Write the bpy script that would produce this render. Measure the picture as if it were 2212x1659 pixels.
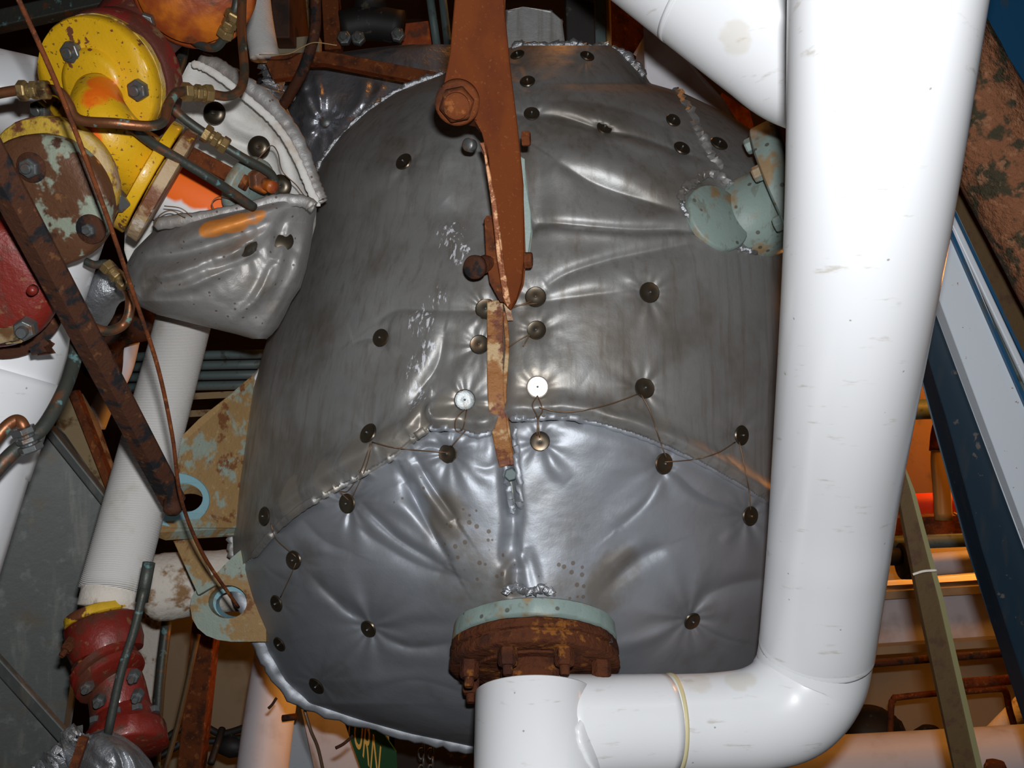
import bpy, math, random
import numpy as np
from mathutils import Vector, Matrix
from mathutils.geometry import tessellate_polygon
random.seed(7); RNG = np.random.RandomState(11)
SC = bpy.context.scene; COL = SC.collection
for o in list(bpy.data.objects): bpy.data.objects.remove(o)
# ------------------------------------------------------------------ camera, light, exposure
CAMZ = 2.4; F = 2150.0
cam = bpy.data.objects.new('camera', bpy.data.cameras.new('camera')); COL.objects.link(cam)
cam.location = (0, 0, CAMZ); cam.rotation_euler = (math.radians(90), 0, 0)
cam.data.sensor_width = 36; cam.data.lens = 36*F/2212; cam.data.clip_start = .02; SC.camera = cam
def P(x, y, d): return Vector(((x-1106)/F*d, d, CAMZ-(y-829.5)/F*d))
w = bpy.data.worlds.new('world'); SC.world = w; w.use_nodes = True
w.node_tree.nodes['Background'].inputs[0].default_value = (.55, .6, .7, 1)
w.node_tree.nodes['Background'].inputs[1].default_value = .03
def lamp(name, loc, power, color, size=.1, kind='POINT', aim=None):
    l = bpy.data.lights.new(name, kind); l.energy = power; l.color = color
    if kind == 'AREA': l.shape = 'RECTANGLE'; l.size = size; l.size_y = size*.5
    else: l.shadow_soft_size = size
    o = bpy.data.objects.new(name, l); COL.objects.link(o); o.location = loc
    if aim is not None: o.rotation_euler = (Vector(aim)-Vector(loc)).to_track_quat('-Z', 'Y').to_euler()
    return o
lamp('camera_flash', (.03, .0, CAMZ+.10), 29, (.97, .985, 1), .05, 'AREA', P(1150, 900, 2))
SOD = (1, .36, .05)
lamp('sodium_lamp_right', P(2290, 860, 4.1), 55, SOD, .12)
lamp('sodium_lamp_upper_right', P(2260, 600, 3.1), 22, SOD, .12)
lamp('sodium_lamp_top', P(1250, -500, 3.2), 9, SOD, .1)
lamp('sodium_lamp_low', P(880, 1300, 3.0), 5, SOD, .1)
lamp('sodium_lamp_left', P(560, 800, 3.6), 1.5, SOD, .1)
vs = SC.view_settings; vs.view_transform = 'Standard'; vs.look = 'None'; vs.exposure = 0; vs.gamma = 1; vs.use_curve_mapping = False
# ------------------------------------------------------------------ materials
def M(name, base, rough=.5, metal=0., layers=(), bump=None, coat=0.):
    m = bpy.data.materials.new(name); m.use_nodes = True; nt = m.node_tree; N = nt.nodes; L = nt.links
    b = N['Principled BSDF']; geo = N.new('ShaderNodeNewGeometry'); pos = geo.outputs['Position']
    if coat: b.inputs['Coat Weight'].default_value = coat; b.inputs['Coat Roughness'].default_value = .12
    if rough >= .75: b.inputs['Specular IOR Level'].default_value = .12
    def val(v, n=1):
        q = N.new('ShaderNodeRGB' if n == 4 else 'ShaderNodeValue'); q.outputs[0].default_value = (*v, 1) if n == 4 else v; return q.outputs[0]
    def math_(op, a, c, clamp=False):
        q = N.new('ShaderNodeMath'); q.operation = op; q.use_clamp = clamp
        for i, z in enumerate((a, c)):
            if isinstance(z, (int, float)): q.inputs[i].default_value = z
            else: L.new(z, q.inputs[i])
        return q.outputs[0]
    def tex(kind, s, det=4, rgh=.6, k=0):
        mp = N.new('ShaderNodeMapping'); L.new(pos, mp.inputs[0])
        mp.inputs['Scale'].default_value = s if isinstance(s, tuple) else (s, s, s); mp.inputs['Location'].default_value = (k*3.1, k*1.7, k*.9)
        if kind == 'dots':
            t = N.new('ShaderNodeTexVoronoi'); L.new(mp.outputs[0], t.inputs[0]); t.inputs['Scale'].default_value = 1
            return math_('SUBTRACT', 1, t.outputs['Distance'])
        if kind == 'wave':
            t = N.new('ShaderNodeTexWave'); L.new(mp.outputs[0], t.inputs[0]); t.inputs['Scale'].default_value = 1; t.inputs['Distortion'].default_value = .6; t.bands_direction = 'Z'
            return t.outputs['Fac']
        t = N.new('ShaderNodeTexNoise'); L.new(mp.outputs[0], t.inputs[0]); t.inputs['Scale'].default_value = 1
        t.inputs['Detail'].default_value = det; t.inputs['Roughness'].default_value = rgh; return t.outputs['Fac']
    col = val(base, 4); ro = val(rough); me = val(metal)
    for k, ly in enumerate(layers):
        v = tex(ly.get('kind', 'noise'), ly['s'], ly.get('det', 4), ly.get('rgh', .6), k+1)
        if 'spots' in ly:
            mx = None
            for (c, r) in ly['spots']:
                d = N.new('ShaderNodeVectorMath'); d.operation = 'DISTANCE'; L.new(pos, d.inputs[0]); d.inputs[1].default_value = c
                mr = N.new('ShaderNodeMapRange'); mr.interpolation_type = 'SMOOTHSTEP'; L.new(d.outputs['Value'], mr.inputs[0])
                mr.inputs[1].default_value = r; mr.inputs[2].default_value = r*ly.get('core', .35); mr.inputs[3].default_value = 0; mr.inputs[4].default_value = 1
                mx = mr.outputs[0] if mx is None else math_('MAXIMUM', mx, mr.outputs[0])
            v = math_('ADD', v, math_('MULTIPLY', math_('SUBTRACT', mx, 1), ly.get('fall', .7)))
        mr = N.new('ShaderNodeMapRange'); mr.interpolation_type = 'SMOOTHSTEP'; L.new(v, mr.inputs[0])
        mr.inputs[1].default_value = ly['lo']; mr.inputs[2].default_value = ly['hi']; mask = mr.outputs[0]
        if 'a' in ly: mask = math_('MULTIPLY', mask, ly['a'])
        mix = N.new('ShaderNodeMix'); mix.data_type = 'RGBA'; L.new(mask, mix.inputs[0]); L.new(col, mix.inputs[6]); mix.inputs[7].default_value = (*ly['c'], 1); col = mix.outputs[2]
        for key in ('rough', 'metal'):
            if key in ly:
                mx2 = N.new('ShaderNodeMix'); L.new(mask, mx2.inputs[0]); mx2.inputs[3].default_value = ly[key]
                L.new(ro if key == 'rough' else me, mx2.inputs[2])
                if key == 'rough': ro = mx2.outputs[0]
                else: me = mx2.outputs[0]
    L.new(col, b.inputs['Base Color']); L.new(ro, b.inputs['Roughness']); L.new(me, b.inputs['Metallic'])
    if bump:
        prev = None
        for (kind, s, st, dist) in (bump if isinstance(bump, list) else [bump]):
            bn = N.new('ShaderNodeBump'); bn.inputs['Strength'].default_value = st; bn.inputs['Distance'].default_value = dist
            L.new(tex(kind, s, 5, .65, 9), bn.inputs['Height'])
            if prev: L.new(prev, bn.inputs['Normal'])
            prev = bn.outputs[0]
        L.new(prev, b.inputs['Normal'])
    return m
def S(x, y, d, r): return (tuple(P(x, y, d)), r)
BR = (.055, .03, .014)
mt = {}
mt['dirty'] = M('weathered_silver_cloth', (.37, .37, .365), .5, .6, [
    dict(s=(55, 55, 3.5), lo=.45, hi=.75, c=(.13, .1, .068), a=.5, rough=.55, metal=.4),
    dict(s=5, lo=.42, hi=.72, c=(.12, .092, .062), a=.7, rough=.52, metal=.4),
    dict(s=9, lo=.3, hi=.5, c=(.4, .36, .31), a=.75, rough=.48, metal=.62, fall=.5, core=.3, spots=[S(640, 1075, 1.99, .075), S(710, 1030, 1.91, .075), S(780, 990, 1.85, .075), S(850, 950, 1.81, .07), S(905, 910, 1.8, .06), S(980, 890, 1.78, .07), S(1040, 900, 1.78, .06), S(1160, 850, 1.77, .09), S(1240, 880, 1.77, .05), S(1330, 900, 1.78, .05), S(1420, 930, 1.8, .05), S(1510, 975, 1.82, .05), S(1600, 1020, 1.88, .05)]),  # cleaner beige cloth along the seam, with the rolled edge's highlight painted in
    dict(s=(140, 140, 8), lo=.6, hi=.75, c=(.34, .34, .35), a=.35),
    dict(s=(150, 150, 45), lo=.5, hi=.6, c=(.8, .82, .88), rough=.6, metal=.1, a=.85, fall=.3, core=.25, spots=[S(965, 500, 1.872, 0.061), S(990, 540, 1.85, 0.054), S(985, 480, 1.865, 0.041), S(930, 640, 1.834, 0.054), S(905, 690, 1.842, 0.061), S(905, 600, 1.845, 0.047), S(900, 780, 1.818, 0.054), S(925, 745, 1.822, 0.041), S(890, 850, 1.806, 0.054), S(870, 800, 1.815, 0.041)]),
    dict(kind='dots', s=95, lo=.93, hi=.97, c=BR, a=.5)],
    [('noise', 9., .1, .02), ('noise', 420., .12, .002)])
mt['clean'] = M('silver_cloth', (.365, .385, .42), .52, .6, [
    dict(s=6, lo=.5, hi=.75, c=(.2, .19, .17), a=.5),
    dict(s=7, lo=.35, hi=.6, c=(.17, .13, .085), a=.7, rough=.5, metal=.4, fall=.5, spots=[S(1040, 1260, 1.78, .17), S(930, 1130, 1.76, .12), S(1330, 1260, 1.8, .12), S(1200, 1270, 1.8, .1)]),
    dict(kind='dots', s=62, lo=.7, hi=.76, c=(.11, .075, .045), a=.75, metal=.1, fall=.5, spots=[S(1000, 1180, 1.75, .12), S(870, 1080, 1.78, .09), S(1060, 1230, 1.75, .09), S(1230, 1260, 1.78, .1)])],
    [('noise', 10., .1, .02), ('noise', 420., .1, .002)])
mt['hem'] = M('crumpled_silver_foil', (.4, .41, .43), .38, .8, [dict(s=25, lo=.5, hi=.7, c=(.16, .13, .1), a=.6, rough=.5)], ('noise', 60., .5, .01))
mt['rearfoil'] = M('blue_grey_silver_cloth', (.48, .5, .55), .38, .8, [dict(s=(30, 30, 4), lo=.5, hi=.7, c=(.25, .2, .14), a=.6)], ('noise', 14., .35, .02))
mt['cuff'] = M('cuff_silver_cloth', (.42, .41, .4), .52, .55, [
    dict(s=9, lo=.45, hi=.7, c=(.2, .15, .1), a=.6, metal=.4), dict(kind='dots', s=48, lo=.86, hi=.9, c=(.07, .025, .012), a=.8, metal=0.),
    dict(s=14, lo=.3, hi=.55, c=(.85, .28, .02), metal=.1, rough=.55, a=.9, fall=.6, core=.5, spots=[S(455, 483, 1.8, .045), S(500, 470, 1.8, .05), S(545, 458, 1.8, .045)])],
    [('noise', 18., .15, .02), ('noise', 380., .15, .002)])
mt['liner'] = M('white_glass_cloth', (.8, .78, .74), .75, 0, [dict(s=12, lo=.52, hi=.75, c=(.5, .36, .24), a=.65)], [('wave', 200., .25, .002), ('noise', 25., .3, .01)])
mt['white'] = M('white_pipe_jacket', (.86, .87, .89), .3, 0, [
    dict(s=(14, 14, 75), lo=.62, hi=.74, c=(.5, .45, .36), a=.55), dict(kind='dots', s=22, lo=.95, hi=.975, c=(.25, .2, .15), a=.7),
    dict(s=10, lo=.35, hi=.5, c=(.62, .52, .34), a=.3, fall=.55, spots=[S(1590, 80, 1.4, .05), S(1640, 60, 1.4, .04), S(1560, 140, 1.4, .04), S(1500, 1470, 1.75, .06), S(1600, 1455, 1.75, .06), S(1850, 1150, 1.6, .018)]),
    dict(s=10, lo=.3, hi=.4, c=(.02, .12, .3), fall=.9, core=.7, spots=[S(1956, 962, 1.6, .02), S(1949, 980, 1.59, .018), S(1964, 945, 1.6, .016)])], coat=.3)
mt['wrap'] = M('white_bandage_wrap', (.74, .72, .69), .8, 0, [dict(s=9, lo=.53, hi=.72, c=(.5, .44, .3), a=.6)], ('wave', (20, 20, 95), .5, .004))
mt['whiteor'] = M('white_jacket_orange_spray', (.88, .87, .86), .45, 0, [
    dict(s=9, lo=.05, hi=.4, c=(1., .16, .003), rough=.6, fall=.62, core=.6, spots=[S(385, 385, 1.93, .055), S(430, 402, 1.92, .058), S(480, 425, 1.92, .056), S(515, 438, 1.94, .05)])])
mt['rust'] = M('rusty_steel', (.165, .046, .015), .82, .05, [dict(s=22, lo=.45, hi=.65, c=(.075, .026, .014)), dict(s=60, lo=.56, hi=.7, c=(.34, .12, .035), a=.7), dict(kind='dots', s=110, lo=.9, hi=.95, c=(.5, .25, .1), a=.5)], ('noise', 90., .5, .006))
mt['armrust'] = M('even_red_rust', (.16, .04, .01), .85, .05, [dict(s=(10, 10, 5), lo=.45, hi=.7, c=(.1, .024, .01), a=.8), dict(s=160, lo=.6, hi=.7, c=(.27, .11, .035), a=.4)], ('noise', 160., .25, .003))
mt['worn'] = M('worn_lit_rust_edge', (.25, .075, .025), .5, .3, [dict(s=45, lo=.5, hi=.6, c=(.75, .42, .22), a=.9)], ('noise', 120., .5, .004))  # worn rust, lightened further to paint in the lit left facet
mt['darkrust'] = M('dark_rust', (.075, .03, .017), .75, .1, [dict(s=25, lo=.5, hi=.6, c=(.02, .02, .022)), dict(s=60, lo=.58, hi=.7, c=(.2, .085, .035), a=.7)], ('noise', 80., .5, .006))
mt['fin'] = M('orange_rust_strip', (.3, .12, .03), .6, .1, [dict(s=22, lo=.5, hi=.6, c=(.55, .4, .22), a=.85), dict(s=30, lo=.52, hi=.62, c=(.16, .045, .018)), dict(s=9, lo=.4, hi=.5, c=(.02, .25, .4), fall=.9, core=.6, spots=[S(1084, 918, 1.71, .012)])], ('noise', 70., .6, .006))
mt['palegreen'] = M('pale_green_paint', (.24, .31, .285), .5, 0, [dict(s=14, lo=.53, hi=.64, c=(.3, .17, .06), a=.8), dict(kind='dots', s=30, lo=.84, hi=.9, c=(.06, .05, .04), a=.8), dict(s=(60, 60, 20), lo=.56, hi=.66, c=(.16, .17, .14), a=.6)], ('noise', 50., .3, .004))
mt['flrust'] = M('flaking_flange_rust', (.1, .032, .014), .85, .05, [dict(s=18, lo=.5, hi=.62, c=(.06, .022, .014)), dict(s=28, lo=.58, hi=.66, c=(.24, .09, .02)), dict(s=12, lo=.64, hi=.68, c=(.25, .29, .25))], ('noise', 55., .9, .01))
mt['lug'] = M('tan_rusted_blue_plate', (.36, .22, .09), .65, .05, [dict(s=14, lo=.5, hi=.58, c=(.32, .38, .32)), dict(s=26, lo=.56, hi=.66, c=(.2, .075, .025)), dict(s=70, lo=.58, hi=.7, c=(.5, .35, .14), a=.6)], ('noise', 60., .5, .005))
mt['blue'] = M('sky_blue_paint', (.28, .5, .57), .5, 0, [dict(s=20, lo=.6, hi=.66, c=(.28, .13, .06)), dict(s=12, lo=.5, hi=.7, c=(.36, .52, .52), a=.5)], ('noise', 60., .2, .003))
mt['yellow'] = M('yellow_paint', (.78, .44, .012), .38, 0, [dict(s=35, lo=.62, hi=.66, c=(.16, .05, .02), rough=.8), dict(s=110, lo=.62, hi=.66, c=(.12, .05, .02), a=.8), dict(s=8, lo=.55, hi=.75, c=(.6, .35, .03), a=.5),
    dict(s=12, lo=.15, hi=.4, c=(.95, .17, .01), fall=.6, core=.5, spots=[S(235, 195, 1.68, .05), S(210, 225, 1.66, .04), S(170, 300, 1.62, .05), S(205, 350, 1.62, .05), S(285, 100, 1.76, .045)])], ('noise', 70., .3, .004), coat=.2)
mt['yellowrust'] = M('yellow_paint_on_rust', (.62, .4, .05), .55, 0, [dict(s=22, lo=.46, hi=.56, c=(.17, .055, .02), rough=.8), dict(s=12, lo=.5, hi=.6, c=(.62, .46, .3), a=.7)], ('noise', 70., .5, .006))
mt['tanstrip'] = M('tan_peeling_ring', (.5, .35, .2), .55, 0, [dict(s=16, lo=.48, hi=.6, c=(.2, .07, .03)), dict(s=20, lo=.6, hi=.68, c=(.7, .6, .5)), dict(s=30, lo=.62, hi=.68, c=(.6, .38, .03))], ('noise', 60., .6, .006))
mt['blind'] = M('brown_blind_flange', (.13, .055, .025), .5, .15, [dict(s=15, lo=.57, hi=.62, c=(.3, .34, .26), rough=.6), dict(s=35, lo=.55, hi=.65, c=(.07, .028, .016)), dict(s=50, lo=.62, hi=.7, c=(.3, .14, .05), a=.6)], ('noise', 60., .4, .005), coat=.15)
mt['red'] = M('rusty_red_paint', (.2, .016, .009), .45, .05, [dict(s=14, lo=.5, hi=.64, c=(.11, .035, .02)), dict(s=50, lo=.6, hi=.68, c=(.26, .14, .06), a=.6)], ('noise', 60., .4, .005), coat=.15)
mt['redor'] = M('red_orange_paint', (.32, .06, .012), .45, .05, [dict(s=7, lo=.45, hi=.6, c=(.62, .17, .01)), dict(s=16, lo=.52, hi=.64, c=(.13, .045, .02))], ('noise', 60., .3, .005))
mt['maroon'] = M('maroon_rust', (.12, .03, .02), .55, .05, [dict(s=14, lo=.5, hi=.62, c=(.2, .02, .015)), dict(s=30, lo=.58, hi=.66, c=(.2, .12, .06)), dict(s=10, lo=.4, hi=.5, c=(.9, .2, .02), fall=.8, spots=[S(290, 80, 1.8, .03), S(275, 68, 1.8, .02)])], ('noise', 60., .4, .005))
mt['redyel'] = M('red_valve_ring_with_yellow', (.16, .05, .02), .6, 0, [dict(s=25, lo=.46, hi=.52, c=(.7, .42, .02))], ('noise', 60., .5, .005))
mt['copper'] = M('tarnished_copper', (.27, .105, .045), .42, .65, [dict(s=20, lo=.5, hi=.62, c=(.1, .085, .06)), dict(s=32, lo=.6, hi=.68, c=(.16, .28, .24), metal=.1), dict(s=12, lo=.6, hi=.7, c=(.55, .2, .05), a=.6)], ('noise', 90., .2, .003))
mt['copperdark'] = M('dark_patina_copper', (.06, .065, .055), .5, .4, [dict(s=25, lo=.55, hi=.65, c=(.16, .07, .035)), dict(s=32, lo=.6, hi=.68, c=(.12, .24, .24), metal=.1)], ('noise', 90., .3, .003))
mt['brass'] = M('dull_brass', (.3, .2, .08), .45, .6, [dict(s=40, lo=.5, hi=.65, c=(.1, .06, .03))], ('noise', 90., .3, .003))
mt['steel'] = M('grey_steel_bolt', (.16, .17, .17), .4, .6, [dict(s=60, lo=.55, hi=.68, c=(.12, .06, .03), metal=.1)], ('noise', 90., .3, .002))
mt['washer'] = M('dark_bronze_washer', (.075, .06, .042), .33, .75, [dict(s=60, lo=.5, hi=.7, c=(.13, .07, .03), a=.7)])
mt['shinywasher'] = M('bright_washer', (.7, .62, .56), .4, .7)
mt['wire'] = M('brown_lacing_wire', (.2, .12, .07), .5, .5)
mt['strawwire'] = M('straw_wire', (.45, .3, .12), .6, .1)
mt['greyplate'] = M('dusty_grey_sheet', (.11, .12, .115), .55, .3, [dict(s=(30, 30, 5), lo=.5, hi=.7, c=(.2, .2, .18), a=.7), dict(s=18, lo=.56, hi=.7, c=(.24, .26, .25), a=.5), dict(s=8, lo=.55, hi=.7, c=(.14, .1, .06), a=.6)], ('noise', 40., .2, .004))
mt['tancloth'] = M('tan_woven_cloth', (.34, .25, .14), .85, 0, [dict(s=20, lo=.52, hi=.66, c=(.14, .07, .03))], ('wave', 150., .4, .003))
mt['brownpaint'] = M('brown_paint', (.07, .028, .015), .7, 0, [dict(s=12, lo=.5, hi=.7, c=(.03, .015, .01))])
mt['black'] = M('blackened_steel', (.016, .014, .013), .6, .1, [dict(s=30, lo=.6, hi=.7, c=(.08, .07, .05))])
mt['bluegrey'] = M('blue_grey_pipe_paint', (.1, .14, .14), .55, 0, [dict(s=30, lo=.55, hi=.7, c=(.05, .06, .05))])
mt['navy'] = M('dark_blue_paint', (.008, .024, .042), .45, 0, [dict(s=(40, 40, 9), lo=.5, hi=.72, c=(.02, .03, .04)), dict(s=30, lo=.66, hi=.72, c=(.1, .09, .08))])
mt['brightblue'] = M('blue_paint', (.008, .075, .17), .45, 0, [dict(s=(20, 20, 6), lo=.54, hi=.66, c=(.05, .07, .07))])
mt['beamwhite'] = M('white_beam_paint', (.62, .68, .74), .4, 0, [dict(s=55, lo=.3, hi=.36, c=(.3, .09, .03), fall=.25, spots=[]) if False else dict(s=70, lo=.68, hi=.72, c=(.3, .1, .03))])
mt['rustblock'] = M('crusty_brown_rust', (.24, .1, .05), .9, 0, [dict(s=16, lo=.5, hi=.58, c=(.06, .05, .03)), dict(s=50, lo=.55, hi=.66, c=(.36, .17, .09), a=.7), dict(kind='dots', s=120, lo=.93, hi=.97, c=(.6, .45, .3), a=.5)], [('noise', 45., .9, .02)])
mt['olive'] = M('olive_brown_bar_paint', (.1, .06, .022), .6, .1, [dict(s=25, lo=.52, hi=.66, c=(.08, .04, .02))], ('noise', 60., .3, .003))
mt['oliveedge'] = M('lit_olive_edge', (.25, .23, .11), .55, .1)  # lighter olive paints in the light on the bar's right edge
mt['duct'] = M('grey_white_duct_paint', (.72, .7, .74), .5, 0, [dict(s=6, lo=.5, hi=.7, c=(.4, .33, .28), a=.5)])
mt['wall'] = M('drab_wall_paint', (.34, .29, .2), .8, 0, [dict(s=2.5, lo=.5, hi=.7, c=(.18, .14, .09))])
mt['darkwall'] = M('dark_bulkhead', (.035, .025, .02), .85, 0, [dict(s=3, lo=.5, hi=.7, c=(.02, .012, .01))])
mt['redpipe'] = M('bright_red_pipe_paint', (.7, .045, .012), .5)
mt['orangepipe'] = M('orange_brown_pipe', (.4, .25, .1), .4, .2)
mt['signgreen'] = M('green_sign_board', (.012, .07, .02), .5)
mt['signorange'] = M('yellow_sign_lettering', (.9, .5, .1), .5)
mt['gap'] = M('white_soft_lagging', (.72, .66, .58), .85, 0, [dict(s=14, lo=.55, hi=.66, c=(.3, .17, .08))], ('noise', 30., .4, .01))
mt['band'] = M('cream_plastic_band', (.7, .62, .36), .5)
# ------------------------------------------------------------------ mesh helpers (all take and give world points)
WL = {}
def setp(o, label, cat, group=None, kind=None):
    if label: o['label'] = label
    if cat: o['category'] = cat
    if group: o['group'] = group
    if kind: o['kind'] = kind
def T(name, label, cat, loc, group=None):
    o = bpy.data.objects.new(name, None); o.empty_display_size = .05; COL.objects.link(o); o.location = loc; WL[o.name] = Vector(loc); setp(o, label, cat, group); return o
def ob(name, vf, mat, parent=None, smooth=True, label=None, cat=None, group=None, kind=None, bevel=0, auto=None):
    V, Fc = vf; V = np.asarray([tuple(v) for v in V] if not isinstance(V, np.ndarray) else V, dtype=float)
    org = np.array(WL[parent.name]) if parent else V.mean(axis=0)
    me = bpy.data.meshes.new(name); me.from_pydata((V-org).tolist(), [], [tuple(int(i) for i in f) for f in Fc]); me.validate(); me.update()
    if smooth: me.polygons.foreach_set('use_smooth', [True]*len(me.polygons))
    if smooth and auto: me.set_sharp_from_angle(angle=math.radians(auto))
    me.materials.append(mt[mat]); o = bpy.data.objects.new(name, me); COL.objects.link(o)
    if parent: o.parent = parent
    else: o.location = org
    WL[o.name] = Vector(org)
    if bevel: b = o.modifiers.new('bevel', 'BEVEL'); b.width = bevel; b.segments = 2; b.limit_method = 'ANGLE'
    setp(o, label, cat, group, kind); return o
def merge(*vfs):
    V = []; Fc = []
    for v, f in vfs:
        k = len(V); V += [tuple(q) for q in v]; Fc += [[i+k for i in g] for g in f]
    return V, Fc
def cr(pts, n=8, closed=False):
    p = [np.array(q, float) for q in pts]; out = []
    q = [2*p[0]-p[1]] + p + [2*p[-1]-p[-2]]
    for i in range(1, len(q)-2):
        a, b, c, d = q[i-1:i+3]
        for k in range(n):
            t = k/n; out.append(.5*((2*b)+(-a+c)*t+(2*a-5*b+4*c-d)*t*t+(-a+3*b-3*c+d)*t**3))
    out.append(p[-1]); return out
def PX(pts): return [P(*p[:3]) for p in pts]
def sweep(pts, rad, n=16, prof=None, up=None, caps=True, noise=0., seed=0):
    pts = [Vector(p) for p in pts]; m = len(pts)
    if isinstance(rad, (int, float)): rad = [rad]*m
    if prof is None: prof = [(math.cos(2*math.pi*k/n), math.sin(2*math.pi*k/n)) for k in range(n)]
    n = len(prof); V = []; Fc = []; rr = random.Random(seed)
    t = (pts[1]-pts[0]).normalized(); u = Vector(up) if up else (Vector((0, 0, 1)) if abs(t.z) < .9 else Vector((1, 0, 0)))
    for i, p in enumerate(pts):
        t = (pts[min(i+1, m-1)]-pts[max(i-1, 0)]).normalized(); u = (u-t*u.dot(t)).normalized(); v = t.cross(u)
        for (a, b) in prof:
            r = rad[i]*(1+noise*rr.uniform(-1, 1)); V.append(p+u*(b*r)+v*(a*r))
    for i in range(m-1):
        for k in range(n): Fc.append([i*n+k, i*n+(k+1) % n, (i+1)*n+(k+1) % n, (i+1)*n+k])
    if caps: Fc += [list(range(n))[::-1], [(m-1)*n+k for k in range(n)]]
    return V, Fc
def tube(px, rad, n=16, k=8, **kw):
    """px: (x, y, depth[, radius]); smooth path through them"""
    a = cr([tuple(P(*p[:3]))+((p[3] if len(p) > 3 else rad),) for p in px], k)
    return sweep([q[:3] for q in a], [q[3] for q in a], n, **kw)
def lathe(c, axis, prof, n=48, wob=0., seed=0):
    c = Vector(c); a = Vector(axis).normalized(); u = a.orthogonal().normalized(); v = a.cross(u); V = []; Fc = []; rr = random.Random(seed)
    for (t, r) in prof:
        for k in range(n):
            q = 2*math.pi*k/n; r2 = r*(1+wob*rr.uniform(-1, 1)); V.append(c+a*t+(u*math.cos(q)+v*math.sin(q))*r2)
    m = len(prof)
    for i in range(m-1):
        for k in range(n): Fc.append([i*n+k, i*n+(k+1) % n, (i+1)*n+(k+1) % n, (i+1)*n+k])
    Fc += [list(range(n))[::-1], [(m-1)*n+k for k in range(n)]]
    return V, Fc
def disc(R, t, ch=.003): return [(0, R-ch), (ch, R), (t-ch, R), (t, R-ch)]
def ring_at(c, axis, R, ang):
    a = Vector(axis).normalized(); u = Vector((0, 0, 1)); u = (u-a*u.dot(a)).normalized(); v = u.cross(a)
    return Vector(c)+(v*math.sin(ang)+u*math.cos(ang))*R
def hexb(c, axis, r, h, spin=0):
    c = Vector(c); a = Vector(axis).normalized(); u = a.orthogonal().normalized(); v = a.cross(u); V = []
    for (t, s) in ((0, 1), (h*.8, 1), (h, .86)):
        for k in range(6):
            q = spin+math.pi/3*k; V.append(c+a*t+(u*math.cos(q)+v*math.sin(q))*r*s)
    Fc = [[i*6+k, i*6+(k+1) % 6, (i+1)*6+(k+1) % 6, (i+1)*6+k] for i in range(2) for k in range(6)]+[[12+k for k in range(6)], [5-k for k in range(6)]]
    return V, Fc
def bolt(parent, c, axis, r, mat='steel', h=None, stud=True, name='bolt', label=None):
    h = h or r*1.1; o = ob(name, hexb(c, axis, r, h, random.random()), mat, parent, False, label=label, bevel=r*.08)
    if stud: ob('stud_end', lathe(Vector(c)+Vector(axis).normalized()*h*.9, axis, [(0, r*.5), (h*.5, r*.5), (h*.6, r*.42)], 16), mat, o, auto=40)
    return o
def plate(px, d, thick=.02, holes=(), tv=None):
    """px outline (x, y) with depth d (number or function of x, y) or (x, y, d) points; real thickness behind"""
    fn = d if callable(d) else (lambda x, y: d)
    loops = [[(q[0], q[1], q[2] if len(q) > 2 else fn(q[0], q[1])) for q in lp] for lp in [px]+list(holes)]
    tv = Vector(tv) if tv else Vector((0, thick, 0)); flat = [q for lp in loops for q in lp]; n = len(flat)
    tri = tessellate_polygon([[Vector((q[0], q[1], 0)) for q in lp] for lp in loops])
    V = [P(*q) for q in flat]; V += [v+tv for v in V]; Fc = [list(t) for t in tri]+[[i+n for i in t][::-1] for t in tri]; k = 0
    for lp in loops:
        m = len(lp)
        for i in range(m): Fc.append([k+i, k+(i+1) % m, n+k+(i+1) % m, n+k+i])
        k += m
    return V, Fc
def ell(cx, cy, rx, ry, n=28, a0=0, a1=360): return [(cx+rx*math.cos(math.radians(a0+(a1-a0)*k/n)), cy+ry*math.sin(math.radians(a0+(a1-a0)*k/n))) for k in range(n+(0 if a1-a0 == 360 else 1))]
def beam(p0, p1, w_, h_, up=(0, -1, 0), prof=None):
    """rectangular bar; w_ across, h_ in the depth direction"""
    pr = prof or [(-w_/2, -h_/2), (w_/2, -h_/2), (w_/2, h_/2), (-w_/2, h_/2)]
    return sweep([P(*p0), P(*p1)], 1., prof=pr, up=up)
def fixn(o):
    import bmesh
    b = bmesh.new(); b.from_mesh(o.data); bmesh.ops.recalc_face_normals(b, faces=b.faces); b.to_mesh(o.data); b.free()
# ------------------------------------------------------------------ quilted cloth bodies
def polydist(X, Y, pts):
    best = np.full(X.shape, 1e9); T_ = np.zeros(X.shape); ln = [math.dist(pts[i], pts[i+1]) for i in range(len(pts)-1)]; tot = sum(ln); acc = 0
    for i in range(len(pts)-1):
        (x0, y0), (x1, y1) = pts[i], pts[i+1]; dx, dy = x1-x0, y1-y0; q = np.clip(((X-x0)*dx+(Y-y0)*dy)/(dx*dx+dy*dy), 0, 1)
        d = np.hypot(X-x0-q*dx, Y-y0-q*dy); m = d < best; best[m] = d[m]; T_[m] = ((acc+q*ln[i])/tot)[m]; acc += ln[i]
    return best, T_
def ridge(X, Y, pts, w_, amp):
    pts = [tuple(q) for q in cr([(float(a), float(b)) for a, b in pts], 5)] if len(pts) > 2 else pts
    d, t = polydist(X, Y, pts); return amp*np.exp(-(d/w_)**2)*np.clip(np.sin(math.pi*np.clip(t, .02, .98)), 0, 1)**.6
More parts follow.
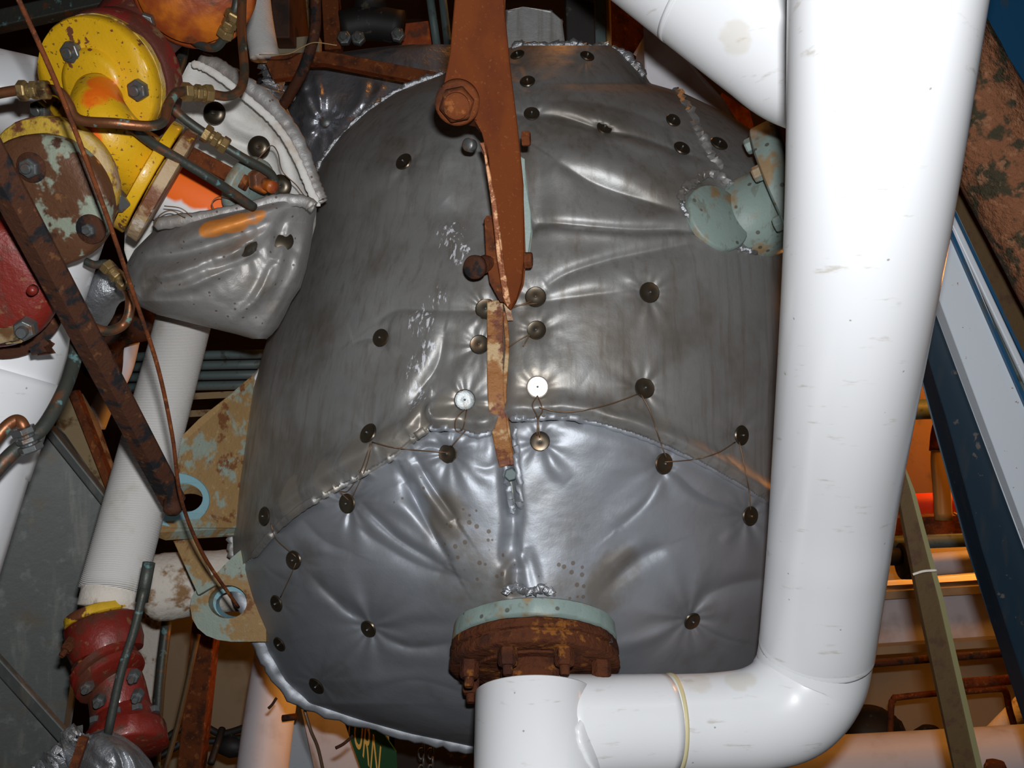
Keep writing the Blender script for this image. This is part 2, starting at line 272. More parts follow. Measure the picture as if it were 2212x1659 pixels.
def crease(X, Y, pts, w1, w2, amp):
    """fold valley along pts; wide gentle slope on the left of the travel direction in the picture (above, when going right), sharp on the other"""
    pts = [tuple(q) for q in cr([(float(a), float(b)) for a, b in pts], 6)]; best = np.full(X.shape, 1e9); T_ = np.zeros(X.shape); sg = np.ones(X.shape); n = len(pts)-1
    for i in range(n):
        (x0, y0), (x1, y1) = pts[i], pts[i+1]; dx, dy = x1-x0, y1-y0; q = np.clip(((X-x0)*dx+(Y-y0)*dy)/(dx*dx+dy*dy+1e-9), 0, 1)
        d = np.hypot(X-x0-q*dx, Y-y0-q*dy); m = d < best; best[m] = d[m]; T_[m] = ((i+q)/n)[m]; sg[m] = np.sign(dx*(Y-y0)-dy*(X-x0))[m]
    w_ = np.where(sg < 0, w1, w2); d = np.sqrt(best*best+9)-3
    return -amp*np.exp(-(d/w_))*np.clip(np.sin(math.pi*np.clip(T_, .03, .97)), 0, 1)**.5*np.clip(1.2-T_*.4, 0, 1)
def pucker(X, Y, cx, cy, depth, rad, k=7, seed=0):
    r = np.hypot(X-cx, Y-cy)+1e-3; ph = np.arctan2(Y-cy, X-cx); s = random.Random(seed)
    star = sum(s.uniform(.5, 1)*np.cos(kk*ph+s.uniform(0, 6.28)) for kk in (k-3, k, k+3))
    return -depth*.7*np.exp(-(r/(rad*.5))**2)-depth*.55*np.exp(-r/rad)+depth*.22*star*1.3*np.exp(-r/(rad*1.1))*(r*r/(r*r+900))
def smooth_noise(X, Y, sx, sy, n=14, seed=1):
    s = np.random.RandomState(seed); out = 0
    for _ in range(n):
        a = s.normal(0, 1, 2); ph = s.uniform(0, 6.28, 3); out = out+np.sin(a[0]*X/sx+a[1]*Y/sy+ph[0]+.9*np.sin(.5*a[1]*X/sx-.6*a[0]*Y/sy+ph[1]))
    return out/math.sqrt(n)
class Body:
    def __init__(s, rows, dmid, bfun, h): s.r = np.array(rows, float); s.dmid = dmid; s.b = bfun; s.h = h
    def cw(s, Y): xl = np.interp(Y, s.r[:, 0], s.r[:, 1]); xr = np.interp(Y, s.r[:, 0], s.r[:, 2]); return (xl+xr)/2, (xr-xl)/2
    def D(s, X, Y):
        X = np.asarray(X, float); Y = np.asarray(Y, float); c, w_ = s.cw(Y); q = np.clip((X-c)/w_, -1, 1); sn = np.sqrt(1-q*q); b = s.b(Y)
        return s.dmid-b*sn-s.h(X, Y)*np.clip(sn*2.5, 0, 1)
    def grid(s, nr, nc, back=True, ys=None):
        y = np.linspace(s.r[0, 0], s.r[-1, 0], nr) if ys is None else ys; th = np.linspace(math.pi, 0, nc); Y, TH = np.meshgrid(y, th, indexing='ij')
        c, w_ = s.cw(Y); X = c+w_*np.cos(TH); D = s.D(X, Y)
        Fr = np.stack([(X-1106)/F*D, D, CAMZ-(Y-829.5)/F*D], -1)
        Bk = np.stack([(X-1106)/F*s.dmid, s.dmid+.6*s.b(Y)*np.sin(TH), CAMZ-(Y-829.5)/F*s.dmid], -1)[:, ::-1][:, 1:-1][:, ::6]
        return X, Y, Fr, Bk
    def pt(s, x, y, lift=0.):
        d = float(s.D(np.array([x]), np.array([y]))[0]); p = P(x, y, d-lift); return p
    def nrm(s, x, y, e=10):
        a = s.pt(x+e, y)-s.pt(x-e, y); b = s.pt(x, y+e)-s.pt(x, y-e); n = a.cross(b).normalized()
        return n if n.y < 0 else -n
def gridfaces(nr, nc, off=0, mask=None):
    i, j = np.meshgrid(np.arange(nr-1), np.arange(nc-1), indexing='ij')
    if mask is not None: i, j = i[mask], j[mask]
    a = (i*nc+j).ravel()+off; return np.stack([a, a+nc, a+nc+1, a+1], 1)
def compact(V, Fc):
    Fc = np.asarray(Fc); u, inv = np.unique(Fc, return_inverse=True); return V[u], inv.reshape(Fc.shape)

# ================================================================== SETTING
def struct(name, vf, mat, label=None): o = ob(name, vf, mat, smooth=False); o['kind'] = 'structure'; return o
def boxw(x0, y0, z0, x1, y1, z1):
    V = [(x, y, z) for x in (x0, x1) for y in (y0, y1) for z in (z0, z1)]
    return V, [[0, 1, 3, 2], [4, 6, 7, 5], [0, 4, 5, 1], [2, 3, 7, 6], [0, 2, 6, 4], [1, 5, 7, 3]]
struct('floor', boxw(-4, -1.6, -.1, 4, 6.2, 0), 'darkwall'); struct('ceiling', boxw(-4, -1.6, 4.6, 4, 6.2, 4.7), 'darkwall')
struct('wall_back', boxw(-4, 6, 0, 4, 6.1, 4.6), 'darkwall'); struct('wall_left', boxw(-4.1, -1.6, 0, -4, 6.2, 4.6), 'darkwall')
struct('wall_right', boxw(4, -1.6, 0, 4.1, 6.2, 4.6), 'darkwall'); struct('wall_front', boxw(-4, -1.7, 0, 4, -1.6, 4.6), 'darkwall')

# ================================================================== THE INSULATED VESSEL
SEAM = [(470, 1260), (545, 1205), (590, 1150), (640, 1105), (700, 1068), (770, 1030), (840, 990), (890, 950), (925, 925), (985, 925), (1030, 938), (1068, 930), (1095, 905), (1150, 903), (1210, 900), (1290, 912), (1370, 935), (1440, 962), (1520, 1000), (1590, 1040), (1660, 1085), (1740, 1150), (1830, 1240)]
SX = np.array([p[0] for p in SEAM], float); SY = np.array([p[1] for p in SEAM], float)
def seamy(X): return np.interp(X, SX, SY)
BTN = [(878, 355), (1140, 185), (1148, 254), (1302, 283), (1450, 268), (1468, 328), (1120, 128), (1265, 130), (1548, 318), (830, 733), (1037, 747), (1050, 671), (1157, 645), (1160, 717), (1398, 635),
       (1008, 868), (1161, 841), (1387, 840), (804, 940), (972, 980), (1166, 953), (1593, 940), (581, 1115), (758, 1087), (1427, 1001), (1612, 1113), (643, 1207), (606, 1299), (612, 1386), (802, 1352), (1488, 1336), (690, 1474)]
RIDG_U = [([(1130, 238), (1200, 228), (1300, 262), (1400, 305), (1500, 340)], 17, .022), ([(1140, 205), (1250, 205), (1380, 235), (1470, 280)], 24, .014), ([(1160, 345), (1300, 350), (1400, 400), (1475, 452)], 34, .02),
    ([(1150, 492), (1200, 478), (1330, 488), (1450, 488), (1570, 530)], 20, .022), ([(1175, 612), (1230, 578), (1330, 545), (1450, 515)], 18, .018), ([(1150, 632), (1260, 612), (1390, 600), (1500, 560)], 20, .012),
    ([(1160, 275), (1280, 300), (1400, 350)], 22, -.014), ([(1150, 520), (1260, 520), (1400, 530)], 22, -.012), ([(1150, 410), (1280, 420), (1420, 470)], 30, -.012),
    ([(835, 690), (870, 655), (950, 655), (1045, 645)], 30, .022), ([(760, 722), (800, 715), (830, 720)], 22, .01), ([(975, 310), (955, 345), (935, 385)], 18, .016), ([(880, 365), (830, 372), (790, 378)], 14, .012),
    ([(925, 480), (985, 520), (1000, 590)], 16, .016), ([(960, 430), (1000, 470), (1020, 520)], 14, -.014), ([(870, 930), (850, 880), (880, 830), (930, 770), (950, 700)], 26, .02), ([(930, 860), (960, 790), (990, 700)], 26, -.012),
    ([(600, 1130), (700, 1040), (800, 985), (880, 950), (930, 905)], 34, .03), ([(920, 870), (935, 905), (985, 915)], 12, .02), ([(1030, 880), (1045, 910), (1060, 920)], 14, .016), ([(690, 1060), (760, 1010), (830, 960)], 14, -.012),
    ([(1110, 880), (1250, 880), (1400, 925), (1550, 985), (1680, 1070)], 30, .024), ([(1200, 900), (1300, 890), (1380, 860)], 14, -.01), ([(1130, 800), (1200, 790), (1260, 830)], 40, .012), ([(720, 450), (800, 500), (880, 640)], 60, -.012),
    ([(600, 700), (620, 850), (580, 1000)], 40, .01), ([(1480, 640), (1560, 780), (1590, 900)], 50, -.014), ([(1000, 780), (985, 830), (975, 860)], 12, .01), ([(1055, 300), (1040, 420), (1050, 560)], 40, -.02), ([(1145, 300), (1160, 420), (1145, 560)], 26, -.025)]
RIDG_L = [([(775, 1095), (860, 1160), (965, 1225)], 17, .02), ([(815, 1080), (890, 1110), (975, 1212)], 17, .024), ([(890, 1000), (925, 1060), (985, 1145)], 15, .024), ([(800, 1110), (880, 1170), (950, 1215)], 9, -.01), ([(860, 1010), (895, 1070), (960, 1150)], 10, -.016),
    ([(1440, 1010), (1400, 1075), (1335, 1130)], 14, .018), ([(1450, 1015), (1510, 1075), (1630, 1105)], 16, .018), ([(1300, 1275), (1390, 1205), (1450, 1180)], 15, -.014), ([(1510, 1290), (1570, 1270), (1660, 1250)], 15, -.014), ([(1310, 1230), (1400, 1165)], 14, .012),
    ([(780, 1335), (745, 1310), (690, 1265)], 12, -.012), ([(815, 1370), (870, 1410), (970, 1418)], 18, .02), ([(790, 1375), (745, 1430), (680, 1460)], 13, .016), ([(830, 1340), (900, 1345), (980, 1350)], 12, -.01), ([(1500, 1350), (1560, 1380), (1650, 1400)], 12, .014), ([(1470, 1345), (1400, 1380), (1320, 1400)], 12, .012),
    ([(1113, 1120), (1118, 1180), (1120, 1230)], 12, .022), ([(1090, 1275), (1100, 1225), (1130, 1195)], 12, .024), ([(1160, 1275), (1150, 1230), (1135, 1180)], 12, -.014), ([(1095, 1150), (1090, 1230)], 9, -.015), ([(640, 1150), (680, 1180), (760, 1200)], 14, .012), ([(560, 1220), (590, 1240), (620, 1250)], 12, .016),
    ([(1120, 940), (1200, 925), (1300, 945), (1400, 990)], 26, .016), ([(850, 1010), (920, 950), (1050, 960)], 20, .012), ([(700, 1130), (720, 1180), (700, 1240)], 18, -.01), ([(750, 1480), (900, 1470), (1000, 1500)], 16, .012), ([(800, 1530), (900, 1520), (1000, 1560)], 14, -.01),
    ([(1560, 1175), (1590, 1135)], 10, .012), ([(640, 1250), (700, 1290), (780, 1320)], 16, .012), ([(1180, 960), (1190, 1000), (1230, 1040)], 14, .01), ([(990, 990), (1020, 1020), (1060, 1040)], 12, .01)]
CRE_U = [([(1122, 249), (1209, 253), (1310, 283), (1378, 296), (1455, 323), (1525, 345)], 30, 7, .034), ([(1148, 500), (1175, 483), (1303, 492), (1378, 497), (1479, 498), (1570, 525)], 34, 7, .034), ([(1200, 345), (1290, 400), (1400, 436), (1475, 458)], 42, 14, .026),
    ([(1172, 622), (1229, 590), (1310, 563), (1378, 548), (1500, 523)], 26, 14, .024), ([(1140, 215), (1280, 222), (1400, 255), (1470, 300)], 26, 16, .012), ([(1150, 655), (1250, 640), (1390, 622)], 22, 14, .01),
    ([(810, 700), (860, 668), (950, 670), (1050, 668)], 34, 12, .02), ([(760, 742), (800, 728), (832, 740)], 26, 9, .012), ([(862, 925), (905, 850), (945, 790), (960, 720)], 26, 8, .02), ([(905, 925), (918, 870), (945, 850)], 12, 6, .016)]
CRE_L = [([(984, 1122), (962, 1090), (927, 1040), (898, 986)], 24, 6, .03), ([(970, 1212), (930, 1143), (902, 1090), (878, 1034)], 34, 7, .034), ([(955, 1222), (868, 1170), (818, 1126), (775, 1080)], 20, 8, .022), ([(1000, 1250), (900, 1220), (800, 1160), (740, 1110)], 20, 14, .01),
    ([(980, 1388), (900, 1400), (850, 1386), (815, 1364)], 34, 10, .026), ([(690, 1470), (745, 1428), (790, 1372)], 26, 10, .016), ([(790, 1342), (750, 1318), (695, 1268), (670, 1240)], 20, 10, .014),
    ([(1335, 1140), (1395, 1085), (1435, 1015)], 22, 10, .016), ([(1625, 1105), (1520, 1070), (1455, 1015)], 22, 10, .02), ([(1660, 1250), (1580, 1262), (1500, 1300)], 22, 12, .014), ([(1440, 1178), (1380, 1205), (1300, 1280)], 26, 12, .014), ([(1650, 1400), (1560, 1378), (1500, 1345)], 22, 10, .014),
    ([(1010, 1500), (900, 1470), (800, 1490)], 30, 14, .012), ([(1120, 1240), (1112, 1180), (1116, 1120)], 16, 8, .014), ([(760, 1195), (700, 1170), (650, 1120)], 20, 10, .012), ([(620, 1255), (590, 1240), (565, 1215)], 16, 7, .014), ([(1000, 985), (930, 965), (880, 1000)], 14, 8, .012), ([(1100, 960), (1060, 1010), (1000, 1000)], 20, 12, .008)]
def vh(X, Y):
    h = .005*smooth_noise(X, Y, 130, 100, seed=3)+.0009*smooth_noise(X, Y, 44, 36, seed=5)+.00012*smooth_noise(X, Y, 11, 9, seed=8)
    h = h+.05*np.exp(-((X-1150)/230.)**2-((Y-1340)/130.)**2)
    up = Y < seamy(X)
    hu = .55*sum(ridge(X, Y, r[0], r[1]*1.3, r[2]) for r in RIDG_U)+sum(crease(X, Y, *r) for r in CRE_U)+.0011*smooth_noise(X, Y, 170, 34, seed=9)+np.where(X < 930, .026*np.exp(-((seamy(X)-Y-48)/30.)**2), .018*np.exp(-((seamy(X)-Y-24)/18.)**2))+.006*np.exp(-np.abs(seamy(X)-Y)/60)
    hl = .6*sum(ridge(X, Y, r[0], r[1]*1.25, r[2]) for r in RIDG_L)+sum(crease(X, Y, *r) for r in CRE_L)+.0009*smooth_noise(X+Y*.6, Y-X*.4, 40, 90, seed=12)-.017*np.exp(-np.abs(seamy(X)-Y)/26)
    h = h+np.where(up, hu, hl)
    for i, (x, y) in enumerate(BTN):
        dp, rd = (.013, 40) if y < seamy(np.array([x]))[0] else (.017, 55)
        if i in (29, 30): dp, rd = .024, 75
        if i in (1, 2, 3, 4, 5, 6, 7, 8, 26, 27, 28): dp, rd = .011, 30
        h = h+pucker(X, Y, x, y, dp, rd, 6+i % 4, i)
    d, t = polydist(X, Y, [(1060, 100), (1085, 660), (1080, 860), (1095, 1000), (1108, 1110), (1115, 1270)]); h = h-.02*np.exp(-(d/18)**2)
    d, t = polydist(X, Y, [(1088, 920), (1100, 1020), (1106, 1100)]); h = h-.012*np.exp(-(d/14)**2)
    return h
ROWS = [(98, 1115, 1330), (112, 1075, 1350), (130, 1030, 1365), (160, 955, 1392), (180, 900, 1405), (200, 850, 1475), (240, 790, 1560), (290, 735, 1640), (350, 690, 1720), (400, 676, 1760), (460, 672, 1790), (560, 640, 1810), (640, 610, 1815), (740, 575, 1815), (840, 545, 1810), (950, 528, 1800), (1050, 512, 1790), (1150, 500, 1780),
        (1230, 504, 1770), (1300, 525, 1755), (1350, 545, 1740), (1410, 570, 1715), (1470, 602, 1685), (1520, 652, 1640), (1555, 760, 1560), (1585, 870, 1440), (1612, 1000, 1320), (1625, 1100, 1220)]
def vb(Y): q = np.where(Y < 1000, (1000-Y)/935., (Y-1000)/645.); return .6*np.clip(1-q*q, .0001, 1)**.42
VES = Body(ROWS, 2.35, vb, vh)
NR, NC = 500, 560
X, Y, Fr, Bk = VES.grid(NR, NC)
vessel = T('insulated_vessel', 'large bulging vessel wrapped in quilted silver insulation, filling the middle of the view', 'pressure vessel', P(1120, 900, 2.35))
Xc = (X[:-1, :-1]+X[1:, 1:])/2; Yc = (Y[:-1, :-1]+Y[1:, 1:])/2; up = Yc < seamy(Xc)
Vf = Fr.reshape(-1, 3)
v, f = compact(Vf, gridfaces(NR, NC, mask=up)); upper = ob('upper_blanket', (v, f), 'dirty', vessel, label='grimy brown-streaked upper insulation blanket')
v, f = compact(Vf, gridfaces(NR, NC, mask=~up)); lower = ob('lower_blanket', (v, f), 'clean', vessel, label='cleaner bright silver lower insulation blanket')
nb = Bk.shape[1]; RB = np.concatenate([Fr[:, -1:], Bk, Fr[:, :1]], 1); v = RB.reshape(-1, 3); f = gridfaces(NR, nb+2)
n2 = len(v); cap = []
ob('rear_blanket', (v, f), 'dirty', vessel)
def hem(name, pts, rad, parent, mat='hem', body=VES, lift=.004, noise=.28, seed=1, d=None, k=9, jit=3):
    rr = random.Random(seed); q = cr([(float(a), float(b)) for a, b in pts], k)
    W = [body.pt(a+rr.uniform(-jit, jit), b+rr.uniform(-jit, jit), lift) if d is None else P(a+rr.uniform(-jit, jit), b+rr.uniform(-jit, jit), d) for a, b in q]
    R = [rad]*len(q); R[0] = R[-1] = rad*.3; n_ = 10; V_, F_ = sweep(W, 1., n_); big = noise > .2; off = 0.
    for a in range(len(W)):
        t_ = (W[min(a+1, len(W)-1)]-W[max(a-1, 0)]).normalized(); vd = (W[a]-Vector((0, 0, CAMZ))).normalized(); ac = t_.cross(vd).normalized()
        wd = R[a]*(1+noise*rr.uniform(-1, 1)); off = .6*off+rr.uniform(-1, 1)*noise*wd
        for b in range(n_):
            q_ = 2*math.pi*b/n_; V_[a*n_+b] = W[a]+ac*(math.cos(q_)*wd+off*.5)+vd*(math.sin(q_)*wd*.5+off*.4)+Vector((rr.uniform(-1, 1), rr.uniform(-1, 1), rr.uniform(-1, 1)))*wd*noise*.28
    return ob(name, (V_, F_), mat, parent, auto=42 if big else None)
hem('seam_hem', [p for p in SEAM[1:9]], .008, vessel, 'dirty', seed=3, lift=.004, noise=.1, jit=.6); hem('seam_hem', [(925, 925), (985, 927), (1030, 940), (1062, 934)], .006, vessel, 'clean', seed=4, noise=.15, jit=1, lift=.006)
hem('seam_hem', [(1100, 903), (1150, 904), (1210, 900), (1290, 914), (1370, 937), (1440, 964), (1520, 1002), (1590, 1042), (1660, 1087)], .006, vessel, 'clean', seed=5, noise=.1, jit=1, lift=.006)
hem('bottom_hem', [(505, 1215), (516, 1265), (535, 1320), (562, 1385), (590, 1440), (625, 1490), (680, 1520), (760, 1545), (850, 1572), (930, 1590), (1010, 1608), (1060, 1612)], .02, vessel, 'clean', d=2.26, seed=6, noise=.1, k=5, jit=4)
hem('left_hem', [(962, 160), (900, 180), (840, 212), (790, 245), (742, 290), (705, 335), (685, 370)], .009, vessel, d=2.3, seed=7)
hem('top_hem', [(1108, 106), (1150, 100), (1200, 101), (1240, 96), (1275, 108), (1310, 106), (1345, 118), (1370, 145), (1388, 165)], .012, vessel, d=2.27, seed=8, noise=.3, k=9)
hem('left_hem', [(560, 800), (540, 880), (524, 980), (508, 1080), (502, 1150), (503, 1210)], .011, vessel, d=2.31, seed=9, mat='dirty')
hem('slot_hem', [(1085, 945), (1092, 1010), (1100, 1070), (1108, 1112)], .005, vessel, 'clean', seed=10, lift=.012); hem('slot_hem', [(1110, 920), (1116, 980), (1122, 1040), (1124, 1100)], .005, vessel, 'clean', seed=11, lift=.01)
hem('torn_hem', [(1090, 1283), (1103, 1270), (1125, 1273), (1150, 1278), (1172, 1270), (1190, 1284)], .007, vessel, 'hem', seed=12, lift=.012, noise=.4)
# tear between the upper panels near the branch nozzle
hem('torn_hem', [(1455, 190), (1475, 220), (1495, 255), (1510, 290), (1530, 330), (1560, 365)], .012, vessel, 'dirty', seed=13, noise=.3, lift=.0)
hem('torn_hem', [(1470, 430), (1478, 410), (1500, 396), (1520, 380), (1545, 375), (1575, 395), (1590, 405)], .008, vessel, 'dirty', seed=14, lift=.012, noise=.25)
hem('nozzle_hem', [(1470, 420), (1478, 455), (1510, 490), (1550, 515), (1600, 535), (1640, 548)], .0045, vessel, 'hem', seed=15, lift=.008, noise=.12)
# washers and lacing wire
for i, (x, y) in enumerate(BTN):
    n = VES.nrm(x, y, 34); p = VES.pt(x, y)+n*.009; r = .019*random.uniform(.92, 1.08) if y > 300 else .016
    n = (n+Vector((random.uniform(-.15, .15), -.3, random.uniform(-.15, .15)))).normalized()
    shiny = i in (15, 16)
    if shiny: n = Vector((.02, -1, .05)).normalized(); p = p+Vector((0, -.012, 0))
    o = ob('washer', lathe(p, n, [(0, r*.97), (.0015, r), (.0035, r*.9), (.002, r*.5), (.003, r*.2)], 20), ('steel' if i == 15 else 'shinywasher') if shiny else 'washer', vessel, auto=50, label='bright polished washer' if i == 16 else None)
    ob('pin', lathe(p+n*.002, n, [(0, .0022), (.006, .002)], 8), 'steel', o)
WIR = [[(804, 955), (860, 968), (970, 978)], [(804, 955), (790, 1010), (758, 1080)], [(800, 958), (778, 1020), (752, 1060), (735, 1062), (758, 1085)], [(1008, 880), (985, 905), (985, 930), (1000, 925), (1008, 885)], [(1005, 930), (975, 965)], [(1161, 855), (1150, 875), (1160, 900), (1166, 945)], [(1161, 855), (1172, 885), (1163, 905), (1160, 940)],
       [(1165, 880), (1210, 890), (1260, 886), (1320, 872), (1380, 850)], [(1385, 852), (1405, 890), (1425, 950), (1440, 990)], [(1435, 998), (1500, 992), (1550, 978), (1588, 955)], [(1597, 955), (1607, 1000), (1618, 1060), (1622, 1105)], [(585, 1130), (597, 1165), (640, 1203)], [(640, 1215), (625, 1250), (606, 1290)], [(1053, 674), (1095, 668), (1150, 650)], [(1145, 722), (1120, 735), (1096, 752)], [(1145, 722), (1130, 748)], [(1160, 655), (1115, 660), (1085, 668)]]
for i, q in enumerate(WIR):
    c = cr([(float(a), float(b)) for a, b in q], 6); ob('lacing_wire', sweep([VES.pt(a, b, .012) for a, b in c], .0011, 6), 'wire', vessel)
# flat flange strip standing out of the vessel
def fan(pts, w_, dd, lift, mat, name, label=None):
    q = cr([(float(a), float(b), float(c_)) for a, b, c_ in pts], 5); base = [VES.D(np.array([a]), np.array([b]))[0] for a, b, _ in q]
    base = np.convolve(np.pad(base, 4, 'edge'), np.ones(9)/9, 'valid'); W = [P(a, b, base[i]-lift+dd/2) for i, (a, b, _) in enumerate(q)]
    return ob(name, sweep(W, [c_ for *_, c_ in q], prof=[(-w_/2, -dd/2), (w_/2, -dd/2), (w_/2, dd/2), (-w_/2, dd/2)], up=(0, -1, 0)), mat, vessel, False, label=label, bevel=.002)
fan([(1070, 655, 1), (1070, 740, 1), (1071, 850, 1), (1080, 930, 1), (1096, 1005, 1)], .029, .05, .022, 'fin', 'flange_strip', 'orange-brown rusted flange strip')
fan([(1091, 680, 1), (1096, 760, 1), (1090, 860, 1), (1098, 930, 1), (1108, 1005, 1)], .008, .05, .014, 'fin', 'flange_strip')
fan([(1100, 1030, 1), (1107, 1060, 1), (1110, 1100, 1)], .016, .03, .002, 'palegreen', 'flange_strip')
bolt(vessel, VES.pt(1103, 1024, .02), (0, -1, 0), .012, 'bluegrey', stud=False)
ob('lug_plate', plate([(1046, 475), (1052, 468), (1072, 466), (1078, 480), (1080, 560), (1095, 650), (1082, 650), (1060, 610), (1050, 560)], 1.75, .03), 'rust', vessel, False, bevel=.003)
ob('lug_gasket', plate([(1070, 500), (1085, 520), (1098, 640), (1106, 690), (1098, 690), (1084, 640), (1072, 560)], 1.77, .03), 'tanstrip', vessel, False, bevel=.002)
ob('backing_plate', plate([(1118, 335), (1131, 345), (1137, 400), (1147, 460), (1148, 500), (1140, 560), (1128, 580), (1118, 500)], 1.77, .02), 'palegreen', vessel, False, bevel=.002)
# bottom nozzle: two flanges and their bolts
AX = Vector((0, -.55, -.835)).normalized(); c0 = P(1155, 1447, 1.79)
noz = ob('nozzle', lathe(c0-AX*.26, AX, [(0, .09), (.2, .09), (.26, .09)], 48), 'palegreen', vessel)
ob('nozzle_flange', lathe(c0-AX*.082, AX, [(0, .141), (.004, .148), (.03, .15), (.034, .146)], 64, .006, 3), 'palegreen', vessel, auto=50, label='pale green flange rim, half rusted')
fl = ob('mating_flange', lathe(c0-AX*.046, AX, [(0, .146), (.004, .1515), (.018, .152), (.02, .147), (.024, .147), (.026, .152), (.042, .153), (.046, .148), (.046, .11), (.05, .108)], 72, .012, 4), 'flrust', vessel, auto=50, label='scaly dark brown rusted flange')
for k in range(8):
    a = math.radians(22.5+45*k); q = ring_at(c0, AX, .125, a)
    bolt(fl, q, AX, .0175, 'flrust', .03)
# branch nozzle upper right
na = Vector((.9, -.42, .4)).normalized(); nc = P(1606, 482, 2.02)
ob('branch_nozzle', lathe(nc-na*.12, na, [(0, .09), (.12, .088), (.2, .087)], 48), 'palegreen', vessel, label='pale green painted branch nozzle')
ob('reinforcing_pad', lathe(VES.pt(1548, 472)+VES.nrm(1548, 472, 50)*-.004, VES.nrm(1548, 472, 50), [(0, .07), (.01, .07), (.014, .066)], 40), 'palegreen', vessel, auto=50)
fc = nc+na*.085
bf = ob('branch_flange', lathe(fc, na, [(0, .158), (.004, .163), (.042, .163), (.048, .158), (.05, .14)], 56), 'palegreen', vessel, auto=50, label='pale green flange with rust patches')
for k in range(8): bolt(bf, ring_at(fc, na, .135, math.radians(20+45*k)), -na, .016, 'palegreen', .018, False)
ob('branch_blind_flange', lathe(fc+na*.056, na, [(0, .15), (.004, .158), (.05, .158), (.055, .15), (.06, .1), (.2, .1)], 56), 'flrust', vessel, auto=50)

# ================================================================== RUSTY HANGER ARM
arm = T('hanger_arm', 'tapering red-brown rusty steel hanger arm hanging down in front of the vessel', 'steel bracket', P(1040, 0, 1.6))
def armd(x, y): return 1.56+.18*(y+20)/680
ob('arm_bar', plate([(990, -420), (1080, -420), (1087, -40), (1090, 20), (1103, 150), (1119, 280), (1131, 400), (1132, 560), (1127, 610), (1116, 648), (1103, 662), (1092, 650), (1084, 560), (1068, 430), (1055, 340), (1046, 285), (1025, 260), (968, 250), (962, 195), (972, 120), (986, -40)], armd, .035), 'armrust', arm, False, bevel=.004)
ob('worn_lit_edge', plate([(1040, 310), (1046, 308), (1054, 350), (1074, 440), (1088, 560), (1103, 655), (1098, 660), (1086, 640), (1074, 560), (1060, 430), (1045, 330)], lambda x, y: armd(x, y)-.002, .03), 'worn', arm, False, bevel=.003, label='worn edge of the arm, painted lighter as if lit')
ba = Vector((.02, -.93, -.36)).normalized(); bc = P(988, 222, 1.57)
ob('boss', lathe(bc-ba*.03, ba, disc(.035, .04, .004), 40), 'rust', arm, auto=50)
hb = bolt(arm, bc+ba*.008, ba, .028, 'rust', .034, False, 'hex_nut'); ob('bolt_end', lathe(bc+ba*.04, ba, [(0, .02), (.016, .02), (.02, .015)], 24), 'rust', hb, auto=50)
for (x, y, d, r) in ((1128, 300, 1.7, .014), (1133, 562, 1.74, .015)): bolt(arm, P(x, y, d), (1, -.15, 0), r, 'rust', .014, False)
sb = T('clamp_bolt', 'round rusty bolt end beside the lower left of the rusty hanger arm', 'bolt', P(1035, 580, 1.76))
ob('shank', tube([(1075, 560, 1.78), (1030, 577, 1.74)], .016, 16), 'flrust', sb); ob('bolt_head', lathe(P(1030, 577, 1.745), (-.4, -.9, -.1), disc(.021, .014), 24), 'darkrust', sb, auto=50)
ob('upper_bolt', lathe(P(1020, 315, 1.79), (-.4, -.9, -.1), disc(.012, .02), 20), 'steel', None, auto=50, label='small grey bolt end left of the hanger arm, under the big nut', cat='bolt')

# ================================================================== WHITE JACKETED PIPES
wp = T('jacketed_pipe', 'thick glossy white jacketed pipe rising along the right of the vessel from a flanged stub', 'pipe', P(1155, 1500, 1.7))
sc = P(1155, 1496, 1.74)
ob('stub_jacket', lathe(sc, AX, [(0, .06), (.0, .102), (.002, .104), (.4, .104), (.402, .09)], 64), 'white', wp, auto=50)
ob('inner_pipe', lathe(sc-AX*.1, AX, [(0, .06), (.14, .06)], 40), 'flrust', wp)
br = [(1180, 1570, 1.70, .084), (1270, 1568, 1.73, .085), (1380, 1566, 1.75, .085), (1480, 1563, 1.77, .085), (1560, 1560, 1.78, .086), (1640, 1551, 1.79, .09), (1705, 1522, 1.8, .097), (1748, 1465, 1.81, .1), (1765, 1385, 1.8, .1)]
ri = [(1763, 1400, 1.802, .1015), (1767, 1370, 1.79, .1015), (1787, 1200, 1.71, .1015), (1809, 1000, 1.59, .1015), (1869, 500, 1.28, .1015), (1913, 0, 1.06, .1015), (1936, -260, .97, .1015)]
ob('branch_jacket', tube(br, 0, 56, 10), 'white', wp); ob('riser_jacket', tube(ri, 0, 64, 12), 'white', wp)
ob('overlap_sheet', tube([(1200, 1569, 1.71, .0866), (1350, 1567, 1.745, .0866), (1440, 1565, 1.762, .0866)], 0, 48, 6, noise=.002), 'white', wp, label='overlapping white sheet with ragged end')
ob('strap_band', tube([(1447, 1564, 1.764, .0872), (1455, 1564, 1.765, .0872)], 0, 48, 2), 'band', wp, label='cream plastic strap')
EDG = [(-.0, 72), (.019, 60), (.05, 50), (.083, 38), (.1, 41), (.12, 45), (.144, 62), (.16, 78), (.19, 92), (.24, 100)]
ur = Vector((1, 0, 0)); uf = AX.cross(ur); uf = uf if uf.y < 0 else -uf; V_ = []; F_ = []; rr = random.Random(5)
for t in np.linspace(.0, .24, 40):
    a0 = np.interp(t, [e[0] for e in EDG], [e[1] for e in EDG])+rr.uniform(-1.6, 1.6)
    for k in range(16):
        a = math.radians(a0+(118-a0)*k/15); V_.append(sc+AX*float(t)+(uf*math.cos(a)+ur*math.sin(a))*(.1045+.0035*min(1, k+.25)))
